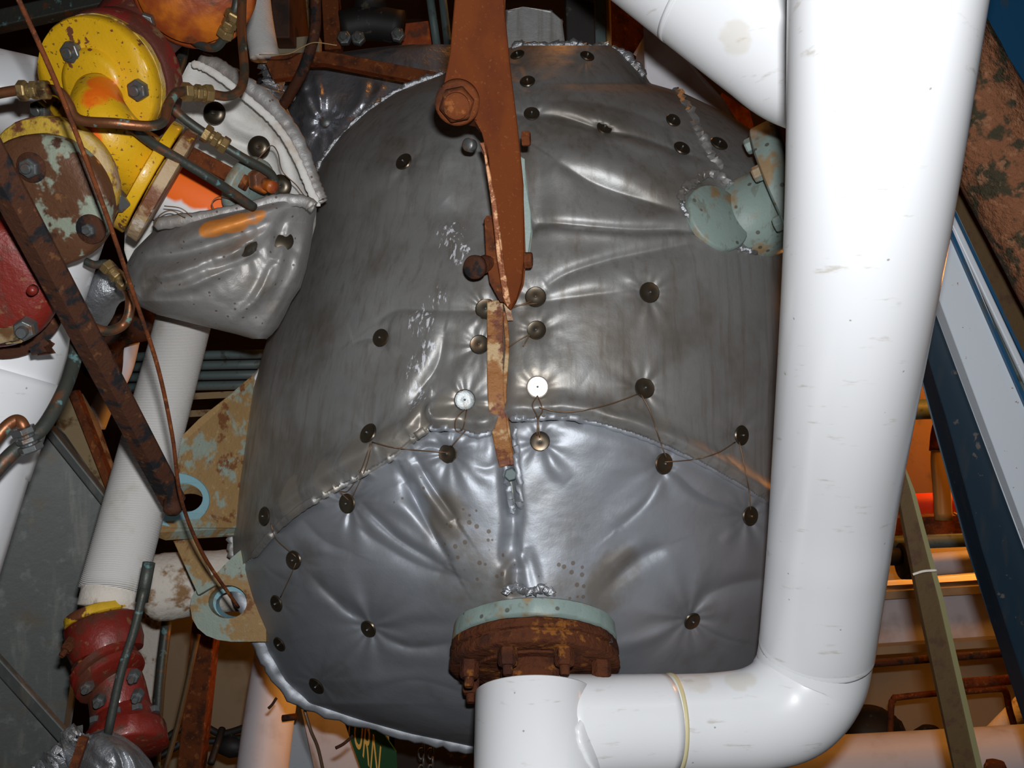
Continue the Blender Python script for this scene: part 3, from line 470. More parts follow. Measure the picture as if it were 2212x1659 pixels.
F_ = gridfaces(40, 16).tolist(); ob('ragged_flap', (V_, F_), 'white', wp, label='ragged-edged end of the branch sheet wrapped onto the stub').modifiers.new('thick', 'SOLIDIFY').thickness = .002
dp = T('diagonal_pipe', 'white jacketed pipe slanting down from the top edge behind the tall white riser', 'pipe', P(1500, 0, 1.5))
ob('pipe_jacket', tube([(1190, -345, 1.52), (1330, -235, 1.5), (1560, -55, 1.48), (1690, 45, 1.47), (1760, 95, 1.47), (1850, 118, 1.5), (1960, 118, 1.56)], .125, 64, 8), 'white', dp)
ob('jacket_joint', tube([(1540, -71, 1.482, .1258), (1549, -64, 1.481, .1258)], 0, 64, 2), 'white', dp)

# ================================================================== OPEN INSULATION CUFF (left of the vessel)
cuff = T('insulation_cuff', 'torn open silver insulation cuff with white lining, left of the big vessel', 'insulation cover', P(480, 560, 1.95))
CR = [(425, 585, 640), (436, 550, 676), (448, 500, 682), (462, 420, 680), (480, 345, 676), (505, 325, 674), (540, 290, 668), (580, 268, 660), (620, 262, 648), (650, 275, 628), (680, 340, 614), (705, 440, 600), (722, 510, 585), (732, 545, 572)]
CRID = [([(335, 520), (430, 500), (540, 470), (640, 440)], 26, .035), ([(300, 560), (400, 545), (480, 520), (560, 490)], 13, -.028), ([(310, 600), (380, 590), (460, 560)], 16, .026), ([(300, 630), (400, 620), (480, 580), (540, 530)], 14, .02), ([(440, 560), (500, 545), (560, 510), (600, 480)], 14, .02), ([(450, 590), (560, 540)], 9, -.018),
        ([(540, 660), (590, 600), (620, 520)], 14, .02), ([(500, 690), (560, 640), (595, 560)], 12, .014), ([(570, 700), (620, 640), (655, 540), (665, 480)], 15, .022), ([(560, 650), (600, 570)], 9, -.014), ([(600, 680), (640, 600)], 8, -.014), ([(275, 650), (340, 660), (420, 650)], 20, .014), ([(620, 460), (600, 510), (590, 560)], 10, -.012), ([(340, 600), (300, 640)], 12, -.015)]
def ch(X_, Y_):
    h = .003*smooth_noise(X_, Y_, 60, 50, seed=21)+.0012*smooth_noise(X_, Y_, 16, 14, seed=22)
    for r in CRID: h = h+ridge(X_, Y_, *r)
    for i, (x, y) in enumerate([(540, 535), (611, 522)]): h = h+pucker(X_, Y_, x, y, .014, 26, 6, 40+i)
    return h
def cb(Y_): return .18*np.clip(1-((Y_-560)/185.)**2, .02, 1)**.5
CUF = Body(CR, 2.0, cb, ch); Xq, Yq, Fq, Bq = CUF.grid(160, 220)
ob('outer_cloth', (Fq.reshape(-1, 3), gridfaces(160, 220)), 'cuff', cuff)
RB = np.concatenate([Fq[:, -1:], Bq, Fq[:, :1]], 1); ob('outer_cloth_back', (RB.reshape(-1, 3), gridfaces(160, RB.shape[1])), 'cuff', cuff)
LR = [(135, 408, 428), (160, 395, 458), (200, 372, 515), (240, 350, 565), (280, 330, 600), (320, 310, 628), (360, 295, 648), (400, 285, 664), (440, 275, 678), (480, 270, 676), (540, 268, 660), (580, 280, 620)]
def lh(X_, Y_): return .006*smooth_noise(X_, Y_, 50, 45, seed=31)+.0015*smooth_noise(X_, Y_, 14, 12, seed=32)+ridge(X_, Y_, [(480, 250), (520, 280), (590, 300)], 14, .02)+ridge(X_, Y_, [(560, 300), (600, 330), (625, 400)], 14, .018)+ridge(X_, Y_, [(450, 290), (520, 310), (570, 330)], 10, -.015)
LIN = Body(LR, 2.02, lambda Y_: -.09*np.clip(np.sin(math.pi*np.clip((Y_-120)/460., 0, 1)), .02, 1), lh); Xq, Yq, Fq, Bq = LIN.grid(110, 120)
F2 = Fq.copy(); F2[..., 1] += .03
ob('lining', (np.concatenate([Fq.reshape(-1, 3), F2.reshape(-1, 3)]), np.concatenate([gridfaces(110, 120), gridfaces(110, 120, 13200)[:, ::-1]])), 'liner', cuff, label='white woven lining')
hem('cuff_rim', [(413, 136), (450, 150), (500, 186), (545, 222), (585, 258), (618, 300), (645, 350), (664, 395), (680, 432), (684, 445)], .008, cuff, 'liner', d=1.985, seed=50, jit=1, noise=.06)
hem('cuff_edge', [(428, 128), (480, 150), (530, 182), (575, 218), (612, 262), (642, 310), (662, 360), (680, 410), (690, 440)], .017, cuff, 'cuff', d=2.02, seed=51, jit=1, noise=.08)
hem('cuff_roll', [(330, 485), (400, 475), (480, 462), (540, 448), (600, 432), (660, 436), (680, 450)], .012, cuff, 'cuff', d=1.86, seed=52, jit=1, noise=.08)
for (x, y, d, mat_) in ((464, 244, 2.02, 'washer'), (560, 318, 2.02, 'washer'), (606, 402, 1.98, 'washer')):
    o = ob('washer', lathe(P(x, y, d), (0, -1, -.1), [(0, .022), (.002, .0228), (.006, .018), (.008, .008), (.007, .003)], 28), mat_, cuff, auto=60); ob('pin', lathe(P(x, y, d-.006), (0, -1, -.3), [(0, .002), (.02, .0015)], 8), 'steel', o)
for (x, y) in ((540, 537), (611, 520)): ob('washer', lathe(CUF.pt(x, y, .004), CUF.nrm(x, y), [(0, .019), (.002, .02), (.004, .016)], 24), 'washer', cuff, auto=50)
for q in ([(530, 372, 1.9), (560, 340, 1.88), (585, 315, 1.88), (600, 330, 1.9), (610, 370, 1.93), (640, 400, 1.93), (660, 425, 1.93), (685, 440, 1.93)], [(640, 425, 1.92), (665, 428, 1.93), (680, 438, 1.93)], [(470, 465, 1.86), (458, 440, 1.85), (475, 425, 1.85), (510, 435, 1.84), (535, 450, 1.85)], [(330, 490, 1.84), (345, 465, 1.83), (370, 455, 1.83), (400, 470, 1.84)], [(355, 445, 1.83), (390, 450, 1.83), (415, 468, 1.84)]):
    ob('lacing_wire', tube(q, .0011, 6), 'wire', cuff)
# things inside the cuff
ip = T('orange_sprayed_pipe', 'white pipe with a bright orange sprayed patch inside the open cuff', 'pipe', P(420, 420, 2.0))
ob('pipe_jacket', tube([(265, 345, 2.0, .078), (400, 415, 2.0, .078), (525, 470, 2.02, .078)], 0, 48, 4), 'whiteor', ip)
cl = T('pale_green_clamp', 'pale green clamp ring with orange-sprayed nut at the end of the orange sprayed pipe', 'clamp', P(535, 400, 1.9))
ob('ring', lathe(P(528, 402, 1.92), (.8, -.35, -.45), disc(.062, .022, .004), 40), 'palegreen', cl, auto=50); ob('nut', hexb(P(560, 388, 1.87), (.6, -.7, -.2), .026, .025), 'redor', cl, False, bevel=.002); ob('bolt', tube([(560, 390, 1.87), (590, 405, 1.84)], .012, 12), 'redor', cl)
ob('rusty_rod', beam((375, 313, 1.9), (535, 398, 1.88), .028, .02), 'rust', None, False, bevel=.003, label='flat brown rusted rod between the two copper tubes in front of the white lining', cat='rod')

# ================================================================== YELLOW VALVE GROUP
yv = T('yellow_valve', 'yellow painted flanged valve body with chipped rusty edges at upper left', 'valve', P(215, 260, 1.8))
ya = Vector((-.22, -.88, -.42)).normalized(); yc = P(208, 180, 1.74)
ob('upper_flange', lathe(yc-ya*.03, ya, [(0, .108), (.004, .112), (.032, .112), (.036, .109)], 64, .004, 5), 'yellow', yv, auto=50)
ob('flange_rim', lathe(yc-ya*.036, ya, [(0, .109), (.002, .1132), (.014, .1132), (.016, .109)], 64, .008, 6), 'yellowrust', yv, auto=50)
ob('hub', lathe(yc, ya, [(0, .064), (.004, .062), (.01, .058), (.016, .056), (.02, .045)], 48), 'yellow', yv)
ob('body', tube([(212, 205, 1.73, .040), (212, 238, 1.69, .046), (236, 290, 1.69, .054), (275, 335, 1.73, .058), (300, 360, 1.78, .066)], 0, 40, 8), 'yellow', yv)
ob('side_body', tube([(232, 285, 1.70, .045), (180, 325, 1.68, .055), (130, 385, 1.67, .065)], 0, 36, 6), 'yellow', yv)
sa = Vector((.86, .36, -.5)).normalized(); s0 = P(308, 374, 1.77)
ob('side_flange', lathe(s0, sa, [(0, .088), (.003, .109), (.02, .11), (.022, .108)], 56), 'yellow', yv, auto=50)
ob('side_flange_ring', lathe(s0+sa*.026, sa, [(0, .106), (.003, .112), (.022, .112), (.024, .106)], 56, .01, 8), 'tanstrip', yv, auto=50)
c1 = P(108, 398, 1.64); ca = Vector((-.06, -.95, -.32)).normalized()
ob('lower_flange', lathe(c1-ca*.03, ca, [(0, .104), (.004, .108), (.026, .108), (.03, .105)], 64, .006, 9), 'yellowrust', yv, auto=50)
bl = ob('blind_flange', lathe(P(104, 432, 1.6)-ca*.02, ca, [(0, .098), (.004, .104), (.034, .104), (.04, .099), (.042, .06)], 64, .006, 10), 'blind', yv, auto=50, label='brown blind flange with flaking grey-green paint')
def onplane(x, y, c, n): o_ = Vector((0, 0, CAMZ)); d_ = P(x, y, 1)-o_; return o_+d_*((Vector(c)-o_).dot(n)/d_.dot(n))
for (x, y, r) in ((160, 112, .0195), (303, 193, .019), (92, 236, .018)): bolt(yv, onplane(x, y, yc+ya*.006, ya), ya, r, 'steel', .016)
for (x, y, r) in ((68, 362, .0165), (196, 495, .011)): q_ = onplane(x, y, P(104, 432, 1.6)+ca*.0215, ca); ob('stud_recess', lathe(q_-ca*.004, ca, disc(.024, .006, .001), 24), 'darkrust', bl); bolt(bl, q_, ca, r, 'steel', .014)
bolt(yv, P(265, 445, 1.69), (-.3, -.7, .5), .018, 'steel', .03)
ob('companion_flange', lathe(yc-ya*.085, ya, [(0, .114), (.004, .12), (.04, .12), (.046, .115)], 64), 'maroon', yv, auto=50, label='maroon rusted flange behind the yellow one')
ob('riser_neck', tube([(225, 150, 1.83, .07), (290, 70, 1.9, .075), (370, -20, 1.95, .085)], 0, 40, 6), 'maroon', yv)
rt = T('orange_red_flange', 'large round orange and rust-red flange at the top left edge', 'flange', P(410, -40, 1.8))
ra = Vector((.12, -.86, -.5)).normalized(); r0 = P(415, -28, 1.82)
o = ob('flange', lathe(r0-ra*.05, ra, [(0, .1), (.004, .112), (.04, .112), (.046, .106)], 64), 'redor', rt, auto=50); ob('cover', lathe(r0-ra*.004, ra, [(0, .094), (.035, .094), (.045, .08), (.05, .03)], 56), 'redor', rt, auto=50)
bolt(o, P(318, 45, 1.78), ra, .016, 'steel', .02)
rv = T('red_valve', 'rust red round valve body cut by the left edge, below the brown blind flange', 'valve', P(-10, 610, 1.5))
va = Vector((.18, -.93, -.32)).normalized(); v0 = P(-22, 605, 1.55)
ob('body', lathe(v0-va*.02, va, [(0, .095), (.005, .104), (.03, .106), (.05, .1), (.058, .085), (.06, .05)], 56), 'red', rv, auto=60)
ob('body_flange', lathe(P(-20, 640, 1.6)-va*.03, va, [(0, .105), (.004, .109), (.02, .109), (.024, .1)], 56), 'darkrust', rv, auto=50)
bolt(rv, P(60, 705, 1.52), va, .017, 'steel', .026); ob('lever_pin', lathe(P(72, 625, 1.5), va, [(0, .008), (.012, .007)], 16), 'red', rv)
ob('bracket_tab', plate([(65, 752), (95, 735), (103, 742), (98, 750), (104, 760), (70, 765)], 1.56, .02), 'darkrust', rv, False, bevel=.002)
ob('wood_wedge', plate([(-20, 712), (15, 708), (35, 705), (44, 715), (30, 735), (0, 738), (-20, 730)], 1.5, .02), 'tancloth', None, False, bevel=.004, label='cream scrap wedged beside the bolt of the red valve at the left edge', cat='scrap')

# ================================================================== TUBES, RODS AND WIRES AT LEFT
def ftube(label, px, r, mat, fit=(), name='copper_tube', group=None, fm='brass', cat='tube'):
    t = T(name, label, cat, P(*px[0][:3]), group); ob('tube', tube(px, r, 16, 8), mat, t)
    for (a, b) in fit:
        A = P(*a); B = P(*b); L_ = (B-A).length; ax = (B-A).normalized()
        V_ = merge(hexb(A, ax, r*2.0, L_*.28), lathe(A+ax*L_*.28, ax, [(0, r*1.4), (L_*.12, r*1.4)], 16), hexb(A+ax*L_*.4, ax, r*1.8, L_*.22, .3), lathe(A+ax*L_*.62, ax, [(0, r*1.4), (L_*.1, r*1.4)], 16), hexb(A+ax*L_*.72, ax, r*2.0, L_*.28, .5))
        ob('compression_fitting', V_, fm, t, False, bevel=.0008)
    return t
ftube('bent copper tube crossing the yellow valve and rising past the cuff to the top edge', [(-20, 205, 1.5), (40, 195, 1.5), (100, 193, 1.5), (130, 200, 1.5), (148, 225, 1.5), (160, 250, 1.5), (185, 262, 1.5), (250, 266, 1.5), (320, 272, 1.52), (352, 262, 1.54), (362, 230, 1.56), (378, 203, 1.58), (400, 197, 1.6), (450, 202, 1.63), (490, 208, 1.66), (517, 195, 1.68), (528, 160, 1.7), (524, 100, 1.72), (522, 50, 1.74), (524, -30, 1.76)], .0078, 'copper', [((42, 196, 1.5), (106, 194, 1.5)), ((396, 198, 1.6), (458, 203, 1.635))])
ftube('dark green-black tube slanting down in front of the white lining', [(362, 222, 1.75), (400, 258, 1.76), (460, 300, 1.78), (520, 338, 1.8), (570, 365, 1.83), (590, 385, 1.85), (594, 425, 1.87)], .0085, 'copperdark', [((440, 285, 1.775), (492, 318, 1.79))], 'patina_tube')
ftube('straight dark patina tube crossing below the brown rusted rod', [(285, 275, 1.62), (330, 310, 1.66), (400, 352, 1.7), (470, 395, 1.74), (548, 448, 1.82)], .0085, 'copperdark', (), 'patina_tube')
ftube('short dark tube hooking down beneath the round orange-red flange', [(418, 88, 1.85), (440, 100, 1.84), (465, 102, 1.83), (482, 85, 1.82), (495, 55, 1.8), (510, 15, 1.78), (514, -30, 1.78)], .008, 'copperdark', [((484, 78, 1.81), (508, 25, 1.78))], 'hooked_tube')
ftube('copper tube curling up beside the thin strip below the cuff', [(195, 705, 1.68), (230, 715, 1.7), (262, 705, 1.72), (278, 680, 1.72), (280, 640, 1.72), (262, 610, 1.74), (235, 570, 1.76)], .0085, 'copper', ())
ftube('stiff bent grey-brown hose crossing the white pipe at the left edge', [(168, 720, 1.62), (160, 780, 1.6), (135, 850, 1.56), (95, 920, 1.52), (60, 950, 1.5), (20, 985, 1.48), (-30, 1040, 1.46)], .011, 'copperdark', (), 'bent_hose')
ftube('small looped copper tube at the left edge in front of the white pipe', [(-20, 965, 1.46), (10, 925, 1.47), (35, 908, 1.48), (50, 920, 1.48), (56, 955, 1.49)], .009, 'copper', [((48, 925, 1.47), (70, 975, 1.48))], fm='steel')
ftube('short dark tube between blind flange and cuff corner', [(185, 565, 1.7), (205, 572, 1.7), (232, 570, 1.7), (255, 590, 1.7), (280, 622, 1.7)], .007, 'copperdark', [((228, 572, 1.69), (275, 618, 1.69))], 'patina_tube')
ab = T('angle_bar', 'straight dark rusty angle bar slanting across the left side to the blue-ringed lug', 'steel bar', P(180, 700, 1.45))
LP_ = [(-.018, -.018), (.018, -.018), (.018, -.012), (-.012, -.012), (-.012, .018), (-.018, .018)]
ob('bar', sweep([P(-45, 300, 1.28), P(375, 1088, 1.83)], 1., prof=[(-.021, -.006), (-.004, .012), (.021, .004), (.021, -.002), (-.004, .004), (-.021, -.012)], up=(0, -1, 0)), 'darkrust', ab, False, bevel=.001)
ob('bar_tip', lathe(P(374, 1082, 1.815), (.05, -.4, -.9), [(0, .017), (.02, .016), (.026, .01)], 12), 'darkrust', ab)
ob('thin_strip', tube([(20, -40, 1.2), (45, 10, 1.22), (130, 200, 1.3), (225, 450, 1.4), (290, 640, 1.5), (340, 790, 1.58), (372, 940, 1.66), (392, 1080, 1.74), (440, 1200, 1.86), (515, 1312, 2.0)], .0034, 8), 'rust', None, label='long thin rusty strip running from the top left edge down through the blue ring', cat='strip')
# white pipes at left
lp = T('left_pipe', 'fat white pipe at the left edge below the red valve', 'pipe', P(0, 850, 1.75))
ob('pipe_jacket', tube([(110, 390, 1.86), (52, 544, 1.8), (-45, 834, 1.75), (-150, 1150, 1.68), (-260, 1480, 1.6)], .122, 56, 6), 'white', lp); ob('pipe_sleeve', tube([(-25, 790, 1.752), (-62, 895, 1.74), (-100, 1000, 1.72)], .1245, 56, 6), 'white', lp)
wr = T('wrapped_pipe', 'white bandage-wrapped pipe slanting down to the red gate valve', 'pipe', P(300, 1000, 2.1))
ob('wrap', tube([(415, 610, 2.32, .061), (390, 720, 2.25, .061), (315, 1000, 2.1, .062), (240, 1280, 1.98, .063)], 0, 48, 10), 'wrap', wr); ob('bare_end', tube([(242, 1270, 1.98, .057), (232, 1315, 1.965, .057)], 0, 40, 2), 'gap', wr, label='bare tan pipe end')
tb = P(590, -60, 2.2)
up_ = T('upper_wrapped_pipe', 'white pipe hanging from the top edge behind the tall copper tube', 'pipe', P(560, 40, 2.6)); ob('wrap', tube([(548, -60, 2.6), (556, 30, 2.6), (572, 125, 2.6)], .038, 32, 6), 'wrap', up_)
ob('side_pipe', lathe(P(5, 200, 2.1), (-1, .1, .25), [(-.1, .088), (.3, .088)], 40), 'white', None, label='white pipe end at the left edge behind the yellow valve', cat='pipe')
# red gate valve
gv = T('red_gate_valve', 'rusty red flanged gate valve under the bandage-wrapped pipe at lower left', 'valve', P(240, 1450, 1.95))
ga = (P(285, 1640, 1.86)-P(215, 1310, 1.96)).normalized(); g0 = P(213, 1318, 1.96)
ob('yellow_ring', lathe(g0, ga, [(0, .058), (.004, .064), (.018, .066), (.02, .063)], 48, .02, 3), 'redyel', gv, auto=50, label='ring with yellow paint remains')
o1 = ob('top_flange', lathe(g0+ga*.022, ga, [(0, .064), (.004, .069), (.05, .071), (.07, .066), (.075, .05)], 48, .01, 4), 'red', gv, auto=50)
ob('valve_body', tube([(222, 1385, 1.93, .05), (235, 1430, 1.91, .045), (250, 1480, 1.9, .052), (262, 1540, 1.89, .055), (270, 1570, 1.89, .06)], 0, 36, 6), 'red', gv)
xa = Vector((.62, -.45, -.62)).normalized(); x0 = P(232, 1452, 1.88)
for k, (t_, r_) in enumerate(((0, .064), (.022, .066))): o2 = ob('bonnet_flange', lathe(x0+xa*(t_-.02), xa, [(0, r_-.006), (.003, r_), (.015, r_), (.018, r_-.005)], 44, .01, k), 'red', gv, auto=50)
for (x, y) in ((192, 1478), (218, 1508), (292, 1455), (300, 1497)): bolt(gv, P(x, y, 1.83), (.1, -1, -.2), .0115, 'steel', .02)
for (x, y) in ((158, 1383), (180, 1430)): bolt(gv, P(x, y, 1.89), (-.2, -.7, -.5), .012, 'flrust', .026)
g2 = P(272, 1590, 1.86); gb = (ga+Vector((0, -.35, 0))).normalized()
o3 = ob('bottom_flange', lathe(g2-gb*.05, gb, [(0, .05), (.02, .062), (.035, .066), (.04, .072), (.075, .074), (.08, .069)], 52, .008, 6), 'red', gv, auto=50)
for a in (-60, -20, 15, 50): bolt(o3, ring_at(g2-gb*.02, gb, .062, math.radians(a)), -gb, .011, 'steel', .012, False)
# foil wrapped lump at the bottom left
fo = T('foil_wrapped_fitting', 'shiny foil-wrapped round fitting at the bottom left edge under the red gate valve', 'insulation cover', P(210, 1640, 1.6))
def foilh(X_, Y_): return .004*smooth_noise(X_, Y_, 22, 30, seed=61)+.002*smooth_noise(X_, Y_, 8, 9, seed=62)+ridge(X_, Y_, [(255, 1605), (285, 1640), (300, 1690)], 7, .012)+ridge(X_, Y_, [(240, 1600), (262, 1640), (270, 1690)], 6, .012)
FO = Body([(1582, 215, 222), (1588, 190, 240), (1600, 175, 268), (1625, 165, 300), (1655, 155, 325), (1700, 150, 345), (1760, 160, 340)], 1.72, lambda Y_: .085*np.clip(1-((Y_-1680)/105.)**2, .02, 1)**.5, foilh); Xq, Yq, Fq, Bq = FO.grid(70, 90)
ob('foil_dome', (np.concatenate([Fq, Bq], 1).reshape(-1, 3), gridfaces(70, 90+Bq.shape[1])), 'hem', fo)
hem('foil_roll', [(184, 1588), (165, 1600), (140, 1625), (110, 1655), (80, 1690)], .022, fo, d=1.68, seed=63, noise=.25); ob('red_strip', beam((182, 1592, 1.66), (150, 1690, 1.66), .014, .01), 'rust', fo, False)

# ================================================================== LUGS ON THE LEFT OF THE VESSEL
lg = T('lifting_lug', 'tan rusted lifting lug with a sky blue ring around its hole', 'lifting lug', P(420, 1080, 2.1))
ld = lambda x, y: 2.02+.3*(max(x, 290)-290)/270
ob('lug_plate', plate([(560, 795), (540, 815), (500, 850), (430, 905), (370, 965), (318, 1025), (296, 1065), (291, 1095), (298, 1122), (318, 1140), (345, 1150), (500, 1142), (575, 1140), (575, 795)], ld, .04, [ell(400, 1078, 40, 30)], tv=(0, .035, -.022)), 'lug', lg, False, bevel=.002)
ob('blue_ring', plate(ell(378, 1080, 74, 58, 36), lambda x, y: ld(x, y)-.006, .02, [ell(398, 1076, 40, 31)]), 'blue', lg, False, bevel=.003, label='sky blue ring around the hole')
l2 = T('lower_lug', 'smaller tan and blue ring lug below the blue-ringed lifting lug', 'lifting lug', P(490, 1300, 2.2))
ob('lug_ring', plate([(575, 1180), (530, 1180), (500, 1205), (470, 1236), (448, 1248), (428, 1265), (415, 1288), (411, 1312), (415, 1336), (427, 1357), (446, 1373), (470, 1382), (500, 1386), (575, 1386)], 2.2, .05, [ell(492, 1300, 42, 36)], tv=(.0, .035, -.01)), 'lug', l2, False, bevel=.003)
ob('blue_collar', plate(ell(500, 1302, 58, 50, 30), 2.245, .03, [ell(502, 1308, 36, 30)]), 'blue', l2, False, bevel=.002)
ob('strap_plate', beam((390, 1150, 2.2), (448, 1275, 2.16), .042, .012), 'lug', None, False, bevel=.002, label='short pale green and rust strap joining the two lugs', cat='bracket')
ob('short_lagged_pipe', tube([(560, 1250, 2.46, .075), (440, 1258, 2.42, .076), (370, 1266, 2.4, .08), (335, 1270, 2.39, .078), (322, 1272, 2.39, .06)], 0, 44, 5, noise=.02), 'gap', None, label='short dirty white lagged pipe end behind the lower lug', cat='pipe')

# ================================================================== LOWER LEFT: SHEET METAL
gp = T('grey_duct_panel', 'dusty dark grey sheet metal panel at the lower left edge', 'panel', P(100, 1300, 2.3))
ob('sheet', plate([(-60, 1000), (78, 940), (110, 925), (128, 940), (225, 1085), (232, 1110), (175, 1330), (120, 1700), (-60, 1720)], lambda x, y: 2.35+.1*x/230, .03), 'greyplate', gp, False, bevel=.004); ob('rib', beam((-20, 1415, 2.33), (170, 1625, 2.35), .03, .02), 'greyplate', gp, False, bevel=.004)
ob('edge_fold', beam((105, 925, 2.36), (240, 1095, 2.42), .022, .03), 'greyplate', gp, False, bevel=.004)
ob('tan_lagging_strip', plate([(150, 850), (165, 855), (200, 910), (250, 1055), (255, 1075), (225, 1075), (120, 935), (125, 905)], 2.5, .03), 'tancloth', None, False, bevel=.006, label='tan woven lagging strip above the grey panel', cat='insulation')
ob('rust_angle', beam((160, 845, 2.46), (252, 1080, 2.46), .02, .03), 'rust', None, False, bevel=.002, label='narrow brown rusted angle along the tan lagging strip', cat='steel bar')
ob('dark_hydraulic_cylinder', tube([(330, 690, 2.6), (235, 720, 2.55), (220, 800, 2.6)], .05, 24, 5), 'darkrust', None, label='dark rusted cylinder in the shade under the cuff', cat='pipe')
ob('grey_tube_bend', tube([(282, 720, 2.7), (262, 800, 2.7), (225, 870, 2.7), (205, 920, 2.7)], .028, 20, 6), 'duct', None, label='grey white bent pipe in the shade left of the wrapped pipe', cat='pipe')
ob('grey_wrapped_bend', tube([(190, 690, 1.95), (225, 630, 1.9), (262, 600, 1.9)], .036, 24, 6, noise=.05), 'hem', None, label='small silver taped pipe bend under the cuff corner', cat='pipe')
for i, (y, m_) in enumerate(((768, 'black'), (790, 'black'), (812, 'black'), (834, 'black'))): ob('dark_cable', tube([(250, y+4, 3.0), (400, y, 3.0), (620, y-4, 3.0)], .014, 12, 2), 'bluegrey', None, label='dark horizontal pipe in the shade, %s of the four behind the wrapped pipe' % ('topmost', 'second', 'third', 'lowest')[i], cat='pipe', group='dark horizontal pipes in the shade')
for i, y in enumerate((858, 895)): ob('tan_ledge', beam((380, y, 3.1), (620, y-12, 3.1), .02, .05), 'tancloth', None, False, label='%s tan ledge behind the lifting lug' % ('upper', 'lower')[i], cat='ledge', group='tan ledges behind the lifting lug')

# ================================================================== REAR INSULATED DUCT AND TOP CLUTTER
rd = T('rear_insulated_duct', 'blue-grey quilted silver duct seen behind the vessel at upper left', 'duct', P(760, 250, 2.9))
RR = [(96, 880, 1010), (104, 800, 1030), (118, 700, 1050), (150, 570, 1060), (200, 540, 1060), (260, 540, 1060), (320, 560, 1050), (400, 600, 1000), (470, 640, 960)]
def rh(X_, Y_):
    h = .006*smooth_noise(X_, Y_, 60, 80, seed=71)+.002*smooth_noise(X_, Y_, 14, 40, seed=72)
    for i, (x, y) in enumerate([(703, 262), (632, 208), (628, 265), (600, 240)]): h = h+pucker(X_, Y_, x, y, .035, 40, 7, 70+i)
    for r in [([(790, 170), (780, 220), (740, 260)], 14, .03), ([(830, 180), (800, 230), (770, 280)], 12, .025), ([(680, 150), (690, 200), (700, 250)], 10, .02), ([(650, 170), (665, 220), (690, 255)], 9, .02), ([(620, 150), (612, 220), (612, 300)], 10, -.03)]: h = h+ridge(X_, Y_, *r)
    return h
RD = Body(RR, 3.1, lambda Y_: .3*np.clip(1-((Y_-260)/215.)**2, .01, 1)**.5, rh); Xq, Yq, Fq, Bq = RD.grid(150, 190)
ob('quilted_cover', (np.concatenate([Fq, Bq], 1).reshape(-1, 3), gridfaces(150, 190+Bq.shape[1])), 'rearfoil', rd)
for (x, y) in ((703, 262), (632, 208), (628, 265)): ob('washer', lathe(RD.pt(x, y, .01), (0, -1, 0), disc(.018, .006), 20), 'steel', rd)
hem('wrinkled_tape', [(570, 130), (590, 160), (585, 200), (600, 250)], .03, rd, d=2.72, seed=75, noise=.3); 
ob('flat_bar', plate([(575, 138), (590, 118), (700, 112), (745, 118), (950, 158), (918, 178), (700, 137), (660, 136), (640, 165), (590, 170)], 2.6, .03), 'rust', None, False, bevel=.003, label='flat brown rusty bar running right to the vessel rim, above the rear duct', cat='steel bar')
ob('brown_cable', tube([(680, -40, 2.3), (682, 30, 2.3), (678, 80, 2.3), (655, 150, 2.32), (625, 205, 2.36), (598, 248, 2.4)], .0125, 14, 8), 'darkrust', None, label='thick brown cable curving down from the top edge', cat='cable')
ob('straw_wire', tube([(560, 118, 2.3), (620, 117, 2.28), (650, 103, 2.27), (680, 92, 2.26), (728, 98, 2.26)], .0012, 6), 'strawwire', None, label='thin straw-coloured wire across the brown cable', cat='wire')
ob('brown_cabinet', boxw(*P(585, 82, 3.1), *P(668, -80, 3.4)), 'brownpaint', None, False, bevel=.005, label='dark brown box at the top edge beside the white hanging pipe', cat='box')
ob('pale_conduit', beam((664, -40, 2.95), (674, 70, 2.95), .016, .02), 'tancloth', None, False, label='pale strip on the right edge of the dark brown box', cat='conduit')
ob('tan_shelf', plate([(560, 88), (665, 78), (690, 80), (690, 120), (580, 122)], 3.2, .04), 'wall', None, False, label='tan panel under the dark brown box', cat='panel')
ob('brown_post', beam((712, -60, 3.0), (722, 112, 3.0), .05, .05), 'rust', None, False, bevel=.003, label='rusty upright post right of the brown cable', cat='post')
vc = T('dark_valve_cluster', 'blackened valve in the shade between the upright post and the two grey pipes', 'valve', P(800, 50, 3.0))
ob('body', tube([(740, 60, 3.0), (800, 50, 3.0), (870, 60, 3.0)], .05, 24, 4), 'black', vc); ob('bonnet', lathe(P(800, 20, 3.0), (0, -.2, 1), [(0, .05), (.05, .04), (.15, .03)], 24), 'black', vc)
for (x, y) in ((745, 85), (860, 78), (775, 85)): bolt(vc, P(x, y, 2.92), (0, -1, 0), .022, 'steel', .02)
ob('steel_sheet', plate([(866, 52), (925, 45), (932, 102), (868, 100)], 3.3, .04), 'redor', None, False, label='small orange-brown panel left of the two grey pipes', cat='panel')
for i, (a, b) in enumerate((((924, -40), (944, 100)), ((952, -40), (968, 100)))): ob('grey_pipe', tube([(*a, 3.0), (*b, 3.0)], .0125, 14, 2), 'bluegrey', None, label='%s of two thin grey pipes beside the top of the rusty arm' % ('left', 'right')[i], cat='pipe', group='thin grey pipes at the top')
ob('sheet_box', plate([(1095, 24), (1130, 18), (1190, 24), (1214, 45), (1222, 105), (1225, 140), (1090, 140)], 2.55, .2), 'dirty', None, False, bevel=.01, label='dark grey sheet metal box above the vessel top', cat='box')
ob('black_column', beam((1250, -60, 2.75), (1254, 150, 2.75), .08, .08), 'black', None, False, bevel=.004, label='blackened column above the vessel, right of the grey box', cat='column')
ob('grey_conduit', beam((1290, -60, 3.0), (1297, 150, 3.0), .035, .03), 'bluegrey', None, False, label='flat grey conduit right of the blackened column', cat='conduit')
ob('orange_pipe', tube([(1310, -60, 3.0), (1314, 40, 3.0), (1317, 170, 3.0)], .0085, 12, 3), 'orangepipe', None, label='thin orange-lit vertical pipe above the vessel', cat='pipe')
